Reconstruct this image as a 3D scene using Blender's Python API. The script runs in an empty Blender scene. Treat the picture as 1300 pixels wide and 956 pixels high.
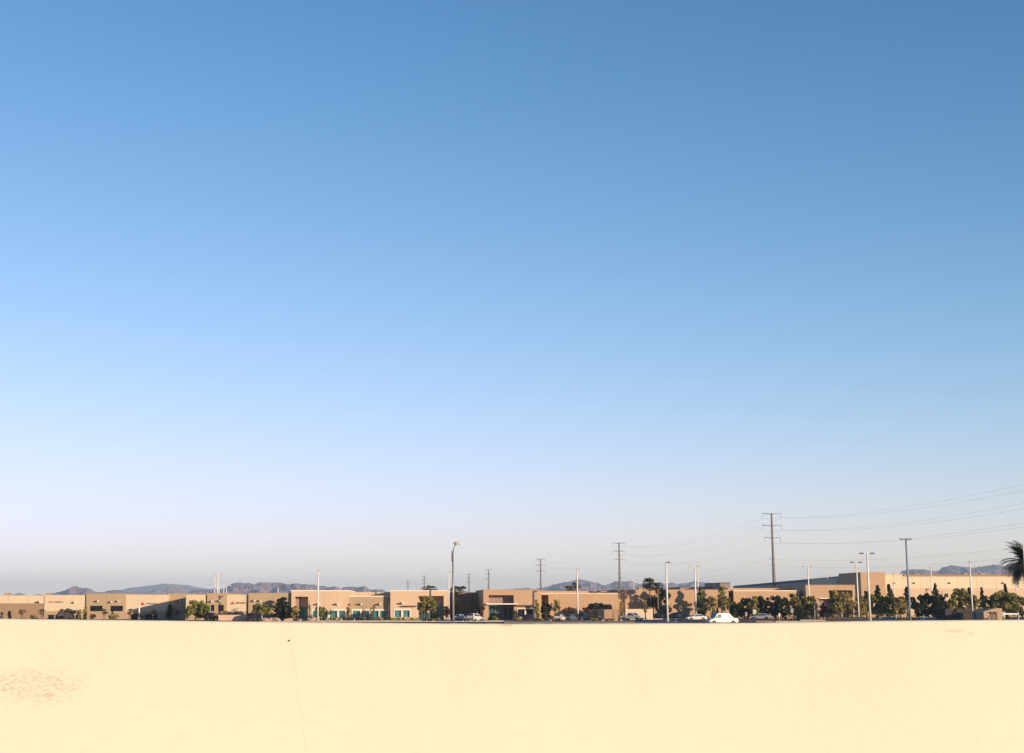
import bpy, bmesh, math, random
from mathutils import Vector, Matrix, noise
sc = bpy.context.scene
R = math.radians
# ---------------------------------------------------------------- camera
F = 1950.0; PX, PY = 520.0, 433.0; PITCH = math.atan(332.0/1950.0)
CP, SP = math.cos(PITCH), math.sin(PITCH); CAMZ = 4.0
cam_d = bpy.data.cameras.new('camera'); cam = bpy.data.objects.new('camera', cam_d)
sc.collection.objects.link(cam); sc.camera = cam
cam.location = (0, 0, CAMZ); cam.rotation_euler = (math.pi/2 + PITCH, 0, 0)
cam_d.sensor_width = 36; cam_d.lens = F/1300*36
cam_d.shift_x = (650-PX)/1300; cam_d.shift_y = -(478-PY)/1300
cam_d.clip_start = 0.1; cam_d.clip_end = 60000
# ---------------------------------------------------------------- sky, sun, exposure
SUN_EL, SUN_AZ = R(8.8), R(43.0)          # azimuth: to the right of straight behind the camera
w = bpy.data.worlds.new('World'); sc.world = w; w.use_nodes = True
nt = w.node_tree; bg = nt.nodes['Background']
sky = nt.nodes.new('ShaderNodeTexSky'); sky.sky_type = 'NISHITA'; sky.sun_disc = False
sky.sun_elevation = SUN_EL + R(2); sky.altitude = 600; sky.air_density = 0.9; sky.dust_density = 0.15; sky.ozone_density = 3.5
sdir = Vector((math.sin(SUN_AZ)*math.cos(SUN_EL), -math.cos(SUN_AZ)*math.cos(SUN_EL), math.sin(SUN_EL)))
sky.sun_rotation = math.atan2(sdir.x, sdir.y)
# camera-like contrast on the sky colour, channel by channel
sp_ = nt.nodes.new('ShaderNodeSeparateColor'); cb_ = nt.nodes.new('ShaderNodeCombineColor'); nt.links.new(sky.outputs[0], sp_.inputs[0])
for ch, (g_, y0_, k_) in enumerate(((2.0,6.6,1.09),(1.6,9.8,.80),(1.3,34,.69))):
    p_ = nt.nodes.new('ShaderNodeMath'); p_.operation = 'POWER'; p_.inputs[1].default_value = g_; nt.links.new(sp_.outputs[ch], p_.inputs[0])
    d_ = nt.nodes.new('ShaderNodeMath'); d_.operation = 'MULTIPLY_ADD'; d_.inputs[1].default_value = 1/(y0_*k_); d_.inputs[2].default_value = 1/k_; nt.links.new(p_.outputs[0], d_.inputs[0])
    q_ = nt.nodes.new('ShaderNodeMath'); q_.operation = 'DIVIDE'; nt.links.new(p_.outputs[0], q_.inputs[0]); nt.links.new(d_.outputs[0], q_.inputs[1]); nt.links.new(q_.outputs[0], cb_.inputs[ch])
nt.links.new(cb_.outputs[0], bg.inputs['Color'])
bg.inputs['Strength'].default_value = 0.15
sd = bpy.data.lights.new('sun', 'SUN'); sun = bpy.data.objects.new('sun', sd); sc.collection.objects.link(sun)
sun.rotation_euler = sdir.to_track_quat('Z', 'Y').to_euler()
sd.energy = 4.7; sd.angle = R(0.5); sd.color = (1.0, 0.81, 0.58)
sc.view_settings.view_transform = 'Standard'; sc.view_settings.look = 'None'
sc.view_settings.exposure = 0.45; sc.view_settings.gamma = 1.0
sc.cycles.volume_bounces = 0
sc.cycles.max_bounces = 5
# ---------------------------------------------------------------- helpers
COL = sc.collection
def PT(px, py, Y):
    a = (px-PX)/F; b = (PY-py)/F; t = Y/(CP-b*SP)
    return Vector((a*t, Y, CAMZ + t*(SP+b*CP)))
def XX(px, Y, py=772): return PT(px, py, Y).x
def ZZ(py, Y): return PT(520, py, Y).z
def MPP(Y): return Y/1978.0                 # metres per photo pixel

class MB:
    def __init__(s): s.v = []; s.f = []; s.m = []; s.sm = []
    def quad(s, a, b, c, d, mi=0):
        n = len(s.v); s.v += [tuple(a), tuple(b), tuple(c), tuple(d)]; s.f.append((n, n+1, n+2, n+3)); s.m.append(mi); s.sm.append(False)
    def tri(s, a, b, c, mi=0):
        n = len(s.v); s.v += [tuple(a), tuple(b), tuple(c)]; s.f.append((n, n+1, n+2)); s.m.append(mi); s.sm.append(False)
    def box(s, x0, x1, y0, y1, z0, z1, mi=0, bev=0.0):
        n = len(s.v)
        s.v += [(x0,y0,z0),(x1,y0,z0),(x1,y1,z0),(x0,y1,z0),(x0,y0,z1),(x1,y0,z1),(x1,y1,z1),(x0,y1,z1)]
        for q in ((3,2,1,0),(4,5,6,7),(0,1,5,4),(1,2,6,5),(2,3,7,6),(3,0,4,7)):
            s.f.append(tuple(n+i for i in q)); s.m.append(mi); s.sm.append(False)
    def obox(s, c, ax, ay, az, mi=0):        # oriented box: centre and three half axes
        n = len(s.v); c = Vector(c); ax, ay, az = Vector(ax), Vector(ay), Vector(az)
        for sz in (-1, 1):
            for sx, sy in ((-1,-1),(1,-1),(1,1),(-1,1)): s.v.append(tuple(c+ax*sx+ay*sy+az*sz))
        for q in ((3,2,1,0),(4,5,6,7),(0,1,5,4),(1,2,6,5),(2,3,7,6),(3,0,4,7)):
            s.f.append(tuple(n+i for i in q)); s.m.append(mi); s.sm.append(False)
    def tube(s, pts, rad, seg=8, mi=0, cap=True):
        pts = [Vector(p) for p in pts]; rs = rad if isinstance(rad, (list, tuple)) else [rad]*len(pts)
        rings = []
        for i, p in enumerate(pts):
            d = (pts[min(i+1, len(pts)-1)] - pts[max(i-1, 0)]).normalized()
            u = d.cross(Vector((0,0,1)))
            if u.length < .05: u = d.cross(Vector((0,1,0)))
            u.normalize(); vv = d.cross(u); n = len(s.v)
            for k in range(seg):
                a = 2*math.pi*k/seg; s.v.append(tuple(p + u*math.cos(a)*rs[i] + vv*math.sin(a)*rs[i]))
            rings.append(n)
        for a, b in zip(rings, rings[1:]):
            for k in range(seg):
                s.f.append((a+k, a+(k+1)%seg, b+(k+1)%seg, b+k)); s.m.append(mi); s.sm.append(True)
        if cap:
            s.f.append(tuple(rings[0]+k for k in range(seg))[::-1]); s.m.append(mi); s.sm.append(False)
            s.f.append(tuple(rings[-1]+k for k in range(seg))); s.m.append(mi); s.sm.append(False)
    def prism(s, poly, y0, y1, mi=0):        # polygon in x,z extruded along y
        n = len(s.v); k = len(poly)
        s.v += [(p[0], y0, p[1]) for p in poly] + [(p[0], y1, p[1]) for p in poly]
        s.f.append(tuple(range(n, n+k))); s.m.append(mi); s.sm.append(False)
        s.f.append(tuple(range(n+2*k-1, n+k-1, -1))); s.m.append(mi); s.sm.append(False)
        for i in range(k):
            j = (i+1) % k; s.f.append((n+i, n+k+i, n+k+j, n+j)); s.m.append(mi); s.sm.append(False)
    def relief(s, x0, x1, Y, Yb, z0, z1, cuts, bands=()):
        """front wall at Y with rectangular parts pushed back (cuts: x0,x1,z0,z1,depth[,mat]) and painted bands (z0,z1,mat)"""
        xs = sorted({x0, x1} | {min(max(c[i], x0), x1) for c in cuts for i in (0, 1)})
        zs = sorted({z0, z1} | {min(max(c[i], z0), z1) for c in cuts for i in (2, 3)} | {min(max(b[i], z0), z1) for b in bands for i in (0, 1)})
        def dep(x, z):
            d = 0; mi = 0
            for b in bands:
                if b[0] < z < b[1]: mi = b[2]
            for c in cuts:
                if c[0] < x < c[1] and c[2] < z < c[3]:
                    d = c[4]
                    if len(c) > 5: mi = c[5]
            return d, mi
        nx, nz = len(xs)-1, len(zs)-1
        g = [[dep((xs[i]+xs[i+1])/2, (zs[j]+zs[j+1])/2) for j in range(nz)] for i in range(nx)]
        for i in range(nx):
            for j in range(nz):
                d, mi = g[i][j]; a, b, c, e = xs[i], xs[i+1], zs[j], zs[j+1]
                s.quad((a,Y+d,c),(b,Y+d,c),(b,Y+d,e),(a,Y+d,e), mi)
                if i+1 < nx and g[i+1][j][0] != d:
                    d2 = g[i+1][j][0]; s.quad((b,Y+d,c),(b,Y+d2,c),(b,Y+d2,e),(b,Y+d,e), mi if d < d2 else g[i+1][j][1])
                if j+1 < nz and g[i][j+1][0] != d:
                    d2 = g[i][j+1][0]; s.quad((a,Y+d,e),(b,Y+d,e),(b,Y+d2,e),(a,Y+d2,e), mi if d < d2 else g[i][j+1][1])
                if i == 0: s.quad((a,Yb,c),(a,Y+d,c),(a,Y+d,e),(a,Yb,e), mi)
                if i == nx-1: s.quad((b,Y+d,c),(b,Yb,c),(b,Yb,e),(b,Y+d,e), mi)
                if j == nz-1: s.quad((a,Y+d,e),(b,Y+d,e),(b,Yb,e),(a,Yb,e), mi)
        s.quad((x1,Yb,z0),(x0,Yb,z0),(x0,Yb,z1),(x1,Yb,z1), 0)
    def build(s, name, mats, parent=None, origin=None):
        me = bpy.data.meshes.new(name)
        o0 = Vector(origin) if origin is not None else Vector((0,0,0))
        if parent is not None and origin is None: o0 = ROOTS.get(parent.name, Vector((0,0,0)))
        me.from_pydata([tuple(Vector(v)-o0) for v in s.v], [], s.f)
        if not isinstance(mats, (list, tuple)): mats = [mats]
        for m in mats: me.materials.append(m)
        me.polygons.foreach_set('material_index', s.m); me.polygons.foreach_set('use_smooth', s.sm)
        me.update(); o = bpy.data.objects.new(name, me); COL.objects.link(o)
        if parent is not None: o.parent = parent; ROOTS[o.name] = o0
        else:
            o.location = o0; ROOTS[o.name] = o0
        return o
ROOTS = {}; HAZE = 9.5e-5
def tag(o, label=None, cat=None, group=None, kind=None):
    if label: o['label'] = label
    if cat: o['category'] = cat
    if group: o['group'] = group
    if kind: o['kind'] = kind
    return o
def thing(name, loc, label, cat, group=None):
    o = bpy.data.objects.new(name, None); COL.objects.link(o); o.location = loc; o.empty_display_size = .5
    ROOTS[o.name] = Vector(loc); return tag(o, label, cat, group)
KIDS = {}
def kids(o): return [c for c in bpy.data.objects if c.parent == o]
def copy_tree(o, parent=None):
    c = o.copy(); COL.objects.link(c)
    if parent is not None: c.parent = parent
    for ch in kids(o): copy_tree(ch, c)
    return c
def jit(rng, s): return rng.uniform(-s, s)
# ---------------------------------------------------------------- materials
def mat(name, col, rough=.8, spec=.3, var=.12, scale=1.0, bump=0.0, bscale=8.0, metal=0.0, col2=None, detail=4, streak=False):
    m = bpy.data.materials.new(name); m.use_nodes = True; t = m.node_tree; b = t.nodes['Principled BSDF']
    b.inputs['Roughness'].default_value = rough; b.inputs['Metallic'].default_value = metal
    b.inputs['Specular IOR Level'].default_value = spec
    tc = t.nodes.new('ShaderNodeTexCoord'); mp = t.nodes.new('ShaderNodeMapping')
    t.links.new(tc.outputs['Object'], mp.inputs[0])
    mp.inputs['Scale'].default_value = (scale, scale, scale*(.18 if streak else 1))
    n = t.nodes.new('ShaderNodeTexNoise'); n.inputs['Scale'].default_value = 1.0; n.inputs['Detail'].default_value = detail; n.inputs['Roughness'].default_value = .6
    t.links.new(mp.outputs[0], n.inputs['Vector'])
    r = t.nodes.new('ShaderNodeValToRGB'); r.color_ramp.elements[0].position = .3; r.color_ramp.elements[1].position = .7
    c2 = col2 or tuple(min(1, c*(1+var)) for c in col); c1 = tuple(c*(1-var) for c in col) if not col2 else col
    r.color_ramp.elements[0].color = (*c1, 1); r.color_ramp.elements[1].color = (*c2, 1)
    t.links.new(n.outputs['Fac'], r.inputs[0]); t.links.new(r.outputs[0], b.inputs['Base Color'])
    if bump:
        n2 = t.nodes.new('ShaderNodeTexNoise'); n2.inputs['Scale'].default_value = bscale; n2.inputs['Detail'].default_value = 5
        t.links.new(tc.outputs['Object'], n2.inputs['Vector'])
        bp = t.nodes.new('ShaderNodeBump'); bp.inputs['Strength'].default_value = bump; bp.inputs['Distance'].default_value = .05
        t.links.new(n2.outputs['Fac'], bp.inputs['Height']); t.links.new(bp.outputs[0], b.inputs['Normal'])
    return m
M = {}
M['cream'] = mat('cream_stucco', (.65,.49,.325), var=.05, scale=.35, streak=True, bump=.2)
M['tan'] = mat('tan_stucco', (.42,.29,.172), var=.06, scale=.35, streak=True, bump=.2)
M['peach'] = mat('peach_stucco', (.60,.415,.265), var=.05, scale=.35, streak=True, bump=.2)
M['clay'] = mat('clay_stucco', (.47,.295,.17), var=.05, scale=.35, streak=True, bump=.2)
M['palecream'] = mat('pale_cream_stucco', (.70,.53,.35), var=.05, scale=.25, streak=True, bump=.2)
M['brown'] = mat('brown_stucco', (.33,.205,.12), var=.06, scale=.35, streak=True, bump=.2)
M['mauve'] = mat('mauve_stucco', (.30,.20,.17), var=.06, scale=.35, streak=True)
M['greyblue'] = mat('grey_siding', (.30,.27,.29), var=.06, scale=.2, streak=True)
M['darktrim'] = mat('dark_roof_trim', (.09,.065,.075), var=.1)
M['coping'] = mat('pale_coping', (.78,.60,.42), var=.05, scale=.5)
M['trimwhite'] = mat('cream_trim', (.80,.66,.52), var=.05, scale=.5)
M['salmon'] = mat('salmon_block', (.62,.40,.28), var=.06, scale=1.2, bump=.3)
M['roofing'] = mat('roof_membrane', (.35,.30,.26), var=.1, scale=.3)
M['unit'] = mat('roof_unit_metal', (.36,.26,.19), rough=.6, var=.1)
M['teal'] = mat('teal_glass', (.040,.190,.185), rough=.12, spec=.5, var=.25, scale=.8)
M['darkglass'] = mat('dark_glass', (.010,.014,.016), rough=.25, spec=.12, var=.3, scale=.8)
M['midglass'] = mat('dark_teal_glass', (.012,.05,.055), rough=.1, spec=.4, var=.3, scale=.8)
M['frame'] = mat('window_frame_metal', (.55,.47,.40), rough=.5, var=.05)
M['doorframe'] = mat('door_frame_metal', (.30,.32,.32), rough=.4, var=.05)
M['fixture'] = mat('brown_fixture', (.07,.04,.035), rough=.6)
M['lens'] = mat('lamp_lens', (.75,.72,.66), rough=.3, var=.03)
M['red'] = mat('red_sign', (.50,.02,.02), rough=.5)
M['maroon'] = mat('maroon_sign', (.10,.025,.03), rough=.5)
M['navy'] = mat('dark_blue_sign', (.03,.03,.08), rough=.5)
M['poleW'] = mat('white_pole_paint', (.72,.66,.58), rough=.5, var=.05)
M['poleG'] = mat('grey_pole_paint', (.22,.25,.30), rough=.5, var=.06)
M['galv'] = mat('galvanised_steel', (.34,.31,.29), rough=.45, metal=.35, var=.08)
M['steel'] = mat('weathered_steel_pole', (.20,.17,.15), rough=.6, var=.12, scale=.4)
M['wire'] = mat('conductor', (.30,.32,.36), rough=.5, metal=.0)
M['head'] = mat('bronze_lamp_head', (.10,.08,.08), rough=.5)
M['headG'] = mat('grey_lamp_head', (.45,.42,.38), rough=.5)
M['shadedbrown'] = mat('shade_darkened_brown', (.050,.036,.032), var=.15, scale=.6)  # brown darkened so the colour itself carries the trees' shade
M['conc'] = mat('concrete', (.45,.38,.31), var=.1, scale=2, bump=.06, bscale=30)
M['trunk'] = mat('bark', (.11,.075,.05), var=.25, scale=3, bump=.4)
M['paletrunk'] = mat('pale_bark', (.40,.32,.25), var=.15, scale=3)
M['palmtrunk'] = mat('palm_trunk', (.24,.16,.10), var=.25, scale=4, bump=.4)
def leaf(name, c, v=.35): return mat(name, c, rough=.65, spec=.2, var=v, scale=.9, detail=3)
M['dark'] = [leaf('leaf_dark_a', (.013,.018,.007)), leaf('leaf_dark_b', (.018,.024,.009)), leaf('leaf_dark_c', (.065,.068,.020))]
M['green'] = [leaf('leaf_green_a', (.065,.072,.018)), leaf('leaf_green_b', (.16,.16,.036)), leaf('leaf_green_c', (.29,.25,.055))]
M['olive'] = [leaf('leaf_olive_a', (.125,.10,.026)), leaf('leaf_olive_b', (.27,.21,.055)), leaf('leaf_olive_c', (.40,.29,.085))]
M['sage'] = [leaf('leaf_sage_a', (.075,.072,.018)), leaf('leaf_sage_b', (.20,.175,.038)), leaf('leaf_sage_c', (.33,.27,.06))]
M['redleaf'] = [leaf('leaf_red_a', (.045,.016,.014)), leaf('leaf_red_b', (.085,.030,.022)), leaf('leaf_red_c', (.11,.045,.03))]
M['grey'] = [leaf('twig_grey_a', (.13,.095,.085)), leaf('twig_grey_b', (.17,.12,.11)), leaf('twig_grey_c', (.12,.10,.06))]
M['lime'] = [leaf('leaf_lime_a', (.16,.17,.02)), leaf('leaf_lime_b', (.26,.24,.03)), leaf('leaf_lime_c', (.10,.12,.02))]
M['palm'] = leaf('palm_frond', (.06,.062,.018)); M['palmdry'] = leaf('palm_dry_frond', (.20,.12,.045)); M['palmdark'] = leaf('date_palm_frond', (.045,.050,.022))
M['asphalt'] = mat('asphalt', (.050,.043,.045), rough=.9, var=.2, scale=.2)
M['sand'] = mat('desert_gravel', (.34,.25,.18), rough=.95, var=.2, scale=.25, bump=.4, bscale=3)
M['kerb'] = mat('kerb_concrete', (.52,.43,.32), var=.08, scale=.8)
M['bluepaint'] = mat('blue_paint', (.12,.17,.36), var=.15, scale=.5)
M['yellowpaint'] = mat('pale_paint', (.62,.56,.40), var=.15, scale=2)
M['soil'] = mat('planting_soil', (.16,.10,.06), var=.2, scale=.8)
M['tyre'] = mat('tyre_rubber', (.015,.015,.016), rough=.85)
M['rim'] = mat('wheel_rim', (.13,.125,.12), rough=.5, metal=.2)
M['carglass'] = mat('car_glass', (.012,.016,.02), rough=.08, spec=.6)
M['tail'] = mat('tail_lamp', (.30,.01,.01), rough=.3)
M['headlamp'] = mat('head_lamp', (.6,.6,.58), rough=.15)
M['bumper'] = mat('dark_plastic', (.03,.03,.032), rough=.6)
def paint(name, c, rough=.3): return mat(name, c, rough=rough, spec=.5, var=.04, scale=.7)
M['pwhite'] = paint('white_car_paint', (.60,.54,.48), .35); M['pblack'] = paint('black_car_paint', (.010,.010,.012))
M['pgrey'] = paint('grey_car_paint', (.10,.11,.125)); M['psilver'] = paint('silver_car_paint', (.42,.42,.44))
M['pgreen'] = paint('dark_green_car_paint', (.03,.07,.06)); M['pnavy'] = paint('navy_car_paint', (.012,.022,.055))
# ---------------------------------------------------------------- ground
def slab(name, pts, z0, z1, m, kind='structure'):
    b = MB(); n = len(pts); b.v = [(p[0],p[1],z0) for p in pts]+[(p[0],p[1],z1) for p in pts]
    b.f = [tuple(range(n, 2*n))]+[(i, (i+1)%n, n+(i+1)%n, n+i) for i in range(n)]; b.m = [0]*(n+1); b.sm = [False]*(n+1)
    return tag(b.build(name, m), kind=kind)
def strip(name, px0, px1, Y0, Y1, z0, z1, m):
    return slab(name, [(XX(px0,Y0,787),Y0),(XX(px1,Y0,787),Y0),(XX(px1,Y1,787),Y1),(XX(px0,Y1,787),Y1)], z0, z1, m)
slab('ground', [(-9000,-400),(9000,-400),(9000,12500),(-9000,12500)], -.5, 0, M['sand'])
slab('parking_lot', [(-260,60),(330,60),(330,520),(-260,520)], -.1, .004, M['asphalt'])
# raised deck the camera stands on
slab('raised_deck', [(-60,-40),(60,-40),(60,9.95),(-60,9.95)], -.3, 2.4, M['conc'])
strip('gravel_bed', 640, 806, 308, 352, 0, .10, M['sand'])
strip('planting_bed', 395, 640, 340, 357, 0, .12, M['soil'])
strip('kerb', 395, 640, 339.6, 339.98, 0, .15, M['kerb'])
strip('pavement', 330, 640, 330, 333, 0, .12, M['kerb'])
strip('planting_bed', 815, 930, 378, 384, 0, .12, M['soil'])
strip('kerb', 812, 976, 376, 377.6, 0, .20, M['kerb'])
strip('planting_bed', 930, 1330, 352, 384, 0, .12, M['soil'])
strip('kerb', 1016, 1048, 348.5, 351.9, 0, .20, M['kerb'])
strip('kerb', 985, 1050, 322, 325, 0, .18, M['kerb'])
strip('gravel_bed', 960, 1050, 325.1, 336, 0, .15, M['sand'])
strip('painted_bay', 803, 856, 306, 326, 0, .009, M['bluepaint'])
for a, b_ in ((825, 834),): strip('painted_marking', a, b_, 313, 319, 0, .013, M['asphalt'])
strip('painted_marking', 856, 861, 330, 338, 0, .009, M['yellowpaint'])
# ---------------------------------------------------------------- mountains
def mountain(name, prof, Y, depth, m, seed, rough=.30, freq=1.0):
    x0, x1 = prof[0][0], prof[-1][0]; nx = int((x1-x0)*2.2)+20; ny = 44
    def pr(px):
        for (a, ya), (b, yb) in zip(prof, prof[1:]):
            if a <= px <= b:
                t = (px-a)/(b-a); t2 = t*t*(3-2*t)*.4+t*.6; return ya+(yb-ya)*t2
        return prof[-1][1]
    b = MB(); ref = MPP(Y)
    for j in range(ny+1):
        v = j/ny; yy = Y-depth*.6+depth*v
        for i in range(nx+1):
            px = x0+(x1-x0)*i/nx; h = max(ZZ(pr(px), Y), 2)
            f = max(0, 1-abs(v-.6)/.6)**.85 if v < .6 else max(0, 1-(v-.6)/.4)
            X = XX(px, Y); p = Vector((X/ref*.040*freq, yy/ref*.022*freq, seed*7.3))
            r = 0; am = 1; q = p.copy()
            for o in range(4):
                r += am*(1-abs(noise.noise(q))*2.0); am *= .42; q = q*2.05+Vector((1.7,3.1,.4))
            r = r/1.65
            n = (1-rough*1.5)+rough*1.5*r
            e = 1-max(0, abs(v-.6)*1.2)
            k = 1+(n-1)*(1-.75*max(0, 1-abs(v-.6)*9))     # keep the skyline near its profile
            edge = min(1, (px-x0)/14+.02, (x1-px)/14+.02) if x0 > 0 and x1 < 1290 else 1
            b.v.append((X, yy, max(-2, h*f*k*max(edge, 0) - (2 if f < .02 else 0))))
    for j in range(ny):
        for i in range(nx):
            a = j*(nx+1)+i; b.f.append((a, a+1, a+nx+2, a+nx+1)); b.m.append(0); b.sm.append(False)
    return tag(b.build(name, m), kind='structure')
M['rock'] = mat('desert_rock', (.24,.165,.175), rough=.95, var=.35, scale=.01, detail=6)
M['rockfar'] = mat('far_desert_rock', (.26,.19,.18), rough=.95, var=.15, scale=.005, detail=5)
mountain('hills', [(-30,757),(8,756),(15,754.5),(24,751.5),(33,754.5),(40,754.5),(48,752.5),(60,755),(70,758)], 7600, 900, M['rockfar'], 1)
mountain('hills', [(50,759),(62,754.5),(75,750),(86,745),(95,742.5),(102,744),(113,745.5),(121,748.5),(132,749),(143,747.5),(152,748),(165,751),(190,756)], 5600, 900, M['rock'], 2, rough=.42)
mountain('hills', [(120,757),(150,750),(163,746),(180,743.5),(205,740.3),(222,740.8),(240,742.5),(262,747),(290,752)], 11000, 1200, M['rockfar'], 3, rough=.1)
mountain('hills', [(140,756),(155,749.5),(175,749.5),(190,749),(205,744.8),(216,743.6),(228,744.5),(240,746.5),(262,752)], 7600, 1000, M['rock'], 4, rough=.5)
mountain('hills', [(225,756),(240,750),(246,747.5),(262,747.4),(275,745.5),(282,745),(290,741),(300,737.8),(306,737.7),(312,738.6),(330,738),(343,737.3),(358,738.6),(380,739),(400,741),(412,742),(424,743),(433,746),(443,743.2),(452,744.3),(462,742.8),(470,747),(482,746.6),(492,750),(505,756)], 5200, 1000, M['rock'], 5, rough=.42)
mountain('hills', [(610,757),(625,751),(640,747.5),(655,745.4),(668,744),(680,745.3),(690,744.5),(705,740.5),(720,737),(734,734),(744,735),(758,739),(770,740),(784,736.5),(795,735.5),(806,737.2),(825,738),(846,738),(857,736),(882,736),(900,738),(914,740.5),(935,748),(950,755)], 6400, 1000, M['rock'], 6, rough=.36)
mountain('hills', [(1125,745),(1141,728),(1151,721.6),(1170,721.3),(1190,722),(1196,721.8),(1201,718),(1210,716.3),(1221,715.8),(1231,718),(1237,719.8),(1248,717),(1262,714.8),(1275,715.3),(1295,717),(1330,725),(1360,740)], 6200, 1200, M['rock'], 7, rough=.2)
# ---------------------------------------------------------------- foreground parapet wall
def parapet():
    m = bpy.data.materials.new('cream_painted_plaster'); m.use_nodes = True; t = m.node_tree; b = t.nodes['Principled BSDF']
    b.inputs['Roughness'].default_value = .85; b.inputs['Specular IOR Level'].default_value = .2
    L = t.links.new; N = t.nodes.new
    tc = N('ShaderNodeTexCoord')
    def nz(sx, sz, det=5, scale=1.0):
        mp = N('ShaderNodeMapping'); mp.inputs['Scale'].default_value = (sx, sx, sz); L(tc.outputs['Object'], mp.inputs[0])
        n = N('ShaderNodeTexNoise'); n.inputs['Scale'].default_value = scale; n.inputs['Detail'].default_value = det; n.inputs['Roughness'].default_value = .6
        L(mp.outputs[0], n.inputs['Vector']); return n.outputs['Fac']
    def math_(op, a, c, clamp=False):
        n = N('ShaderNodeMath'); n.operation = op; n.use_clamp = clamp
        for i, q in enumerate((a, c)):
            if isinstance(q, (int, float)): n.inputs[i].default_value = q
            else: L(q, n.inputs[i])
        return n.outputs[0]
    def blob(cx, cz, rx, rz, wob, soft):
        sep = N('ShaderNodeSeparateXYZ'); L(tc.outputs['Object'], sep.inputs[0])
        dx = math_('DIVIDE', math_('SUBTRACT', sep.outputs[0], cx), rx); dz = math_('DIVIDE', math_('SUBTRACT', sep.outputs[2], cz), rz)
        d = math_('SQRT', math_('ADD', math_('MULTIPLY', dx, dx), math_('MULTIPLY', dz, dz)), 0)
        d = math_('ADD', d, math_('MULTIPLY', math_('SUBTRACT', nz(6, 9, 4), .5), wob))
        return math_('DIVIDE', math_('SUBTRACT', 1.0, d), soft, True)
    def mix(f, a, c):
        n = N('ShaderNodeMix'); n.data_type = 'RGBA'
        L(f, n.inputs['Factor'])
        for i, q in ((6, a), (7, c)):
            if isinstance(q, tuple): n.inputs[i].default_value = (*q, 1)
            else: L(q, n.inputs[i])
        return n.outputs[2]
    base = mix(math_('MULTIPLY', math_('SUBTRACT', nz(1.2, .8, 6), .35), 2.0, True), (.70,.61,.45), (.73,.64,.475))
    base = mix(math_('MULTIPLY', math_('MULTIPLY', math_('SUBTRACT', nz(14, 3, 6), .56), 3.0, True), .30), base, (.64,.54,.37))
    p = PT(42, 872, 10); f1 = blob(p.x, p.z, .40, .13, 1.0, .45)
    grit = math_('MULTIPLY', math_('SUBTRACT', nz(30, 95, 8), .47), 6.0, True)
    base = mix(math_('MULTIPLY', math_('MULTIPLY', f1, grit), .5), base, (.34,.25,.18))
    p = PT(1212, 801, 10); f2 = blob(p.x, p.z, .085, .016, .7, .7); base = mix(math_('MULTIPLY', f2, .6), base, (.64,.43,.32))
    p = PT(1232, 804.5, 10); f2 = blob(p.x, p.z, .03, .014, .7, .7); base = mix(math_('MULTIPLY', f2, .4), base, (.66,.40,.26))
    p = PT(643, 794, 10); f3 = blob(p.x, p.z, .05, .012, .9, .7); base = mix(math_('MULTIPLY', f3, .7), base, (.55,.36,.28))
    p = PT(671, 809.5, 10); f3 = blob(p.x, p.z, .02, .010, .9, .7); base = mix(math_('MULTIPLY', f3, .4), base, (.60,.42,.32))
    # hairline crack running down from the hole
    sep = N('ShaderNodeSeparateXYZ'); L(tc.outputs['Object'], sep.inputs[0])
    c0 = PT(366.8, 792, 10); c1 = PT(377, 866, 10); sl = (c1.x-c0.x)/(c1.z-c0.z)
    ln = math_('ADD', math_('MULTIPLY', math_('SUBTRACT', sep.outputs[2], c0.z), sl), c0.x)
    ln = math_('ADD', ln, math_('MULTIPLY', math_('SUBTRACT', nz(3, 14, 4), .5), .045))
    cr = math_('DIVIDE', math_('SUBTRACT', .0065, math_('ABSOLUTE', math_('SUBTRACT', sep.outputs[0], ln), 0)), .004, True)
    cr = math_('MULTIPLY', cr, math_('MULTIPLY', math_('SUBTRACT', nz(2, 22, 3), .42), 6, True))
    base = mix(math_('MULTIPLY', cr, .28), base, (.50,.33,.22))
    L(base, b.inputs['Base Color'])
    bp = N('ShaderNodeBump'); bp.inputs['Strength'].default_value = .3; bp.inputs['Distance'].default_value = .006
    bh = math_('ADD', math_('MULTIPLY', nz(30, 30, 6), 1.0), math_('MULTIPLY', math_('MULTIPLY', f1, nz(25, 70, 8)), 3.5))
    L(bh, bp.inputs['Height']); L(bp.outputs[0], b.inputs['Normal'])
    mb = MB()
    ctrl = [(-2500,770),(-600,779),(0,785.2),(165,787.1),(325,788.9),(485,790.4),(560,791.1),(645,791.5),(805,791.0),(965,790.4),(1000,789.8),(1060,788.8),(1125,787.8),(1215,787.1),(1300,786.4),(1900,779),(3500,765)]
    xs, tops = [], []
    for i in range(721):
        px = -2500+6000*i/720
        for (a, ya), (c, yc) in zip(ctrl, ctrl[1:]):
            if a <= px <= c: y = ya+(yc-ya)*(px-a)/(c-a)
        xs.append(XX(px, 10, 790)); tops.append(max(min(ZZ(y, 10.2), 3.92), 3.8) + .0016*noise.noise(Vector((i*1.3,0,0))) - .003*max(0, noise.noise(Vector((i*.77,5,0)))-.45))
    cols = []
    for x, zt in zip(xs, tops):
        n = len(mb.v); mb.v += [(x,9.97,2.40),(x,10.0,zt-.012),(x,10.012,zt),(x,10.20,zt-.001),(x,10.22,zt-.01),(x,10.22,0)]; cols.append(n)
    for a, c in zip(cols, cols[1:]):
        for k in range(5):
            mb.f.append((a+k, c+k, c+k+1, a+k+1)); mb.m.append(0); mb.sm.append(k != 4)
    o = mb.build('parapet_wall', m, origin=(0,10,2.4))
    # noise coordinates above are world metres: keep object coordinates equal to world ones
    for v in o.data.vertices: v.co += Vector((0,10,2.4))
    o.location = (0,0,0)
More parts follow.
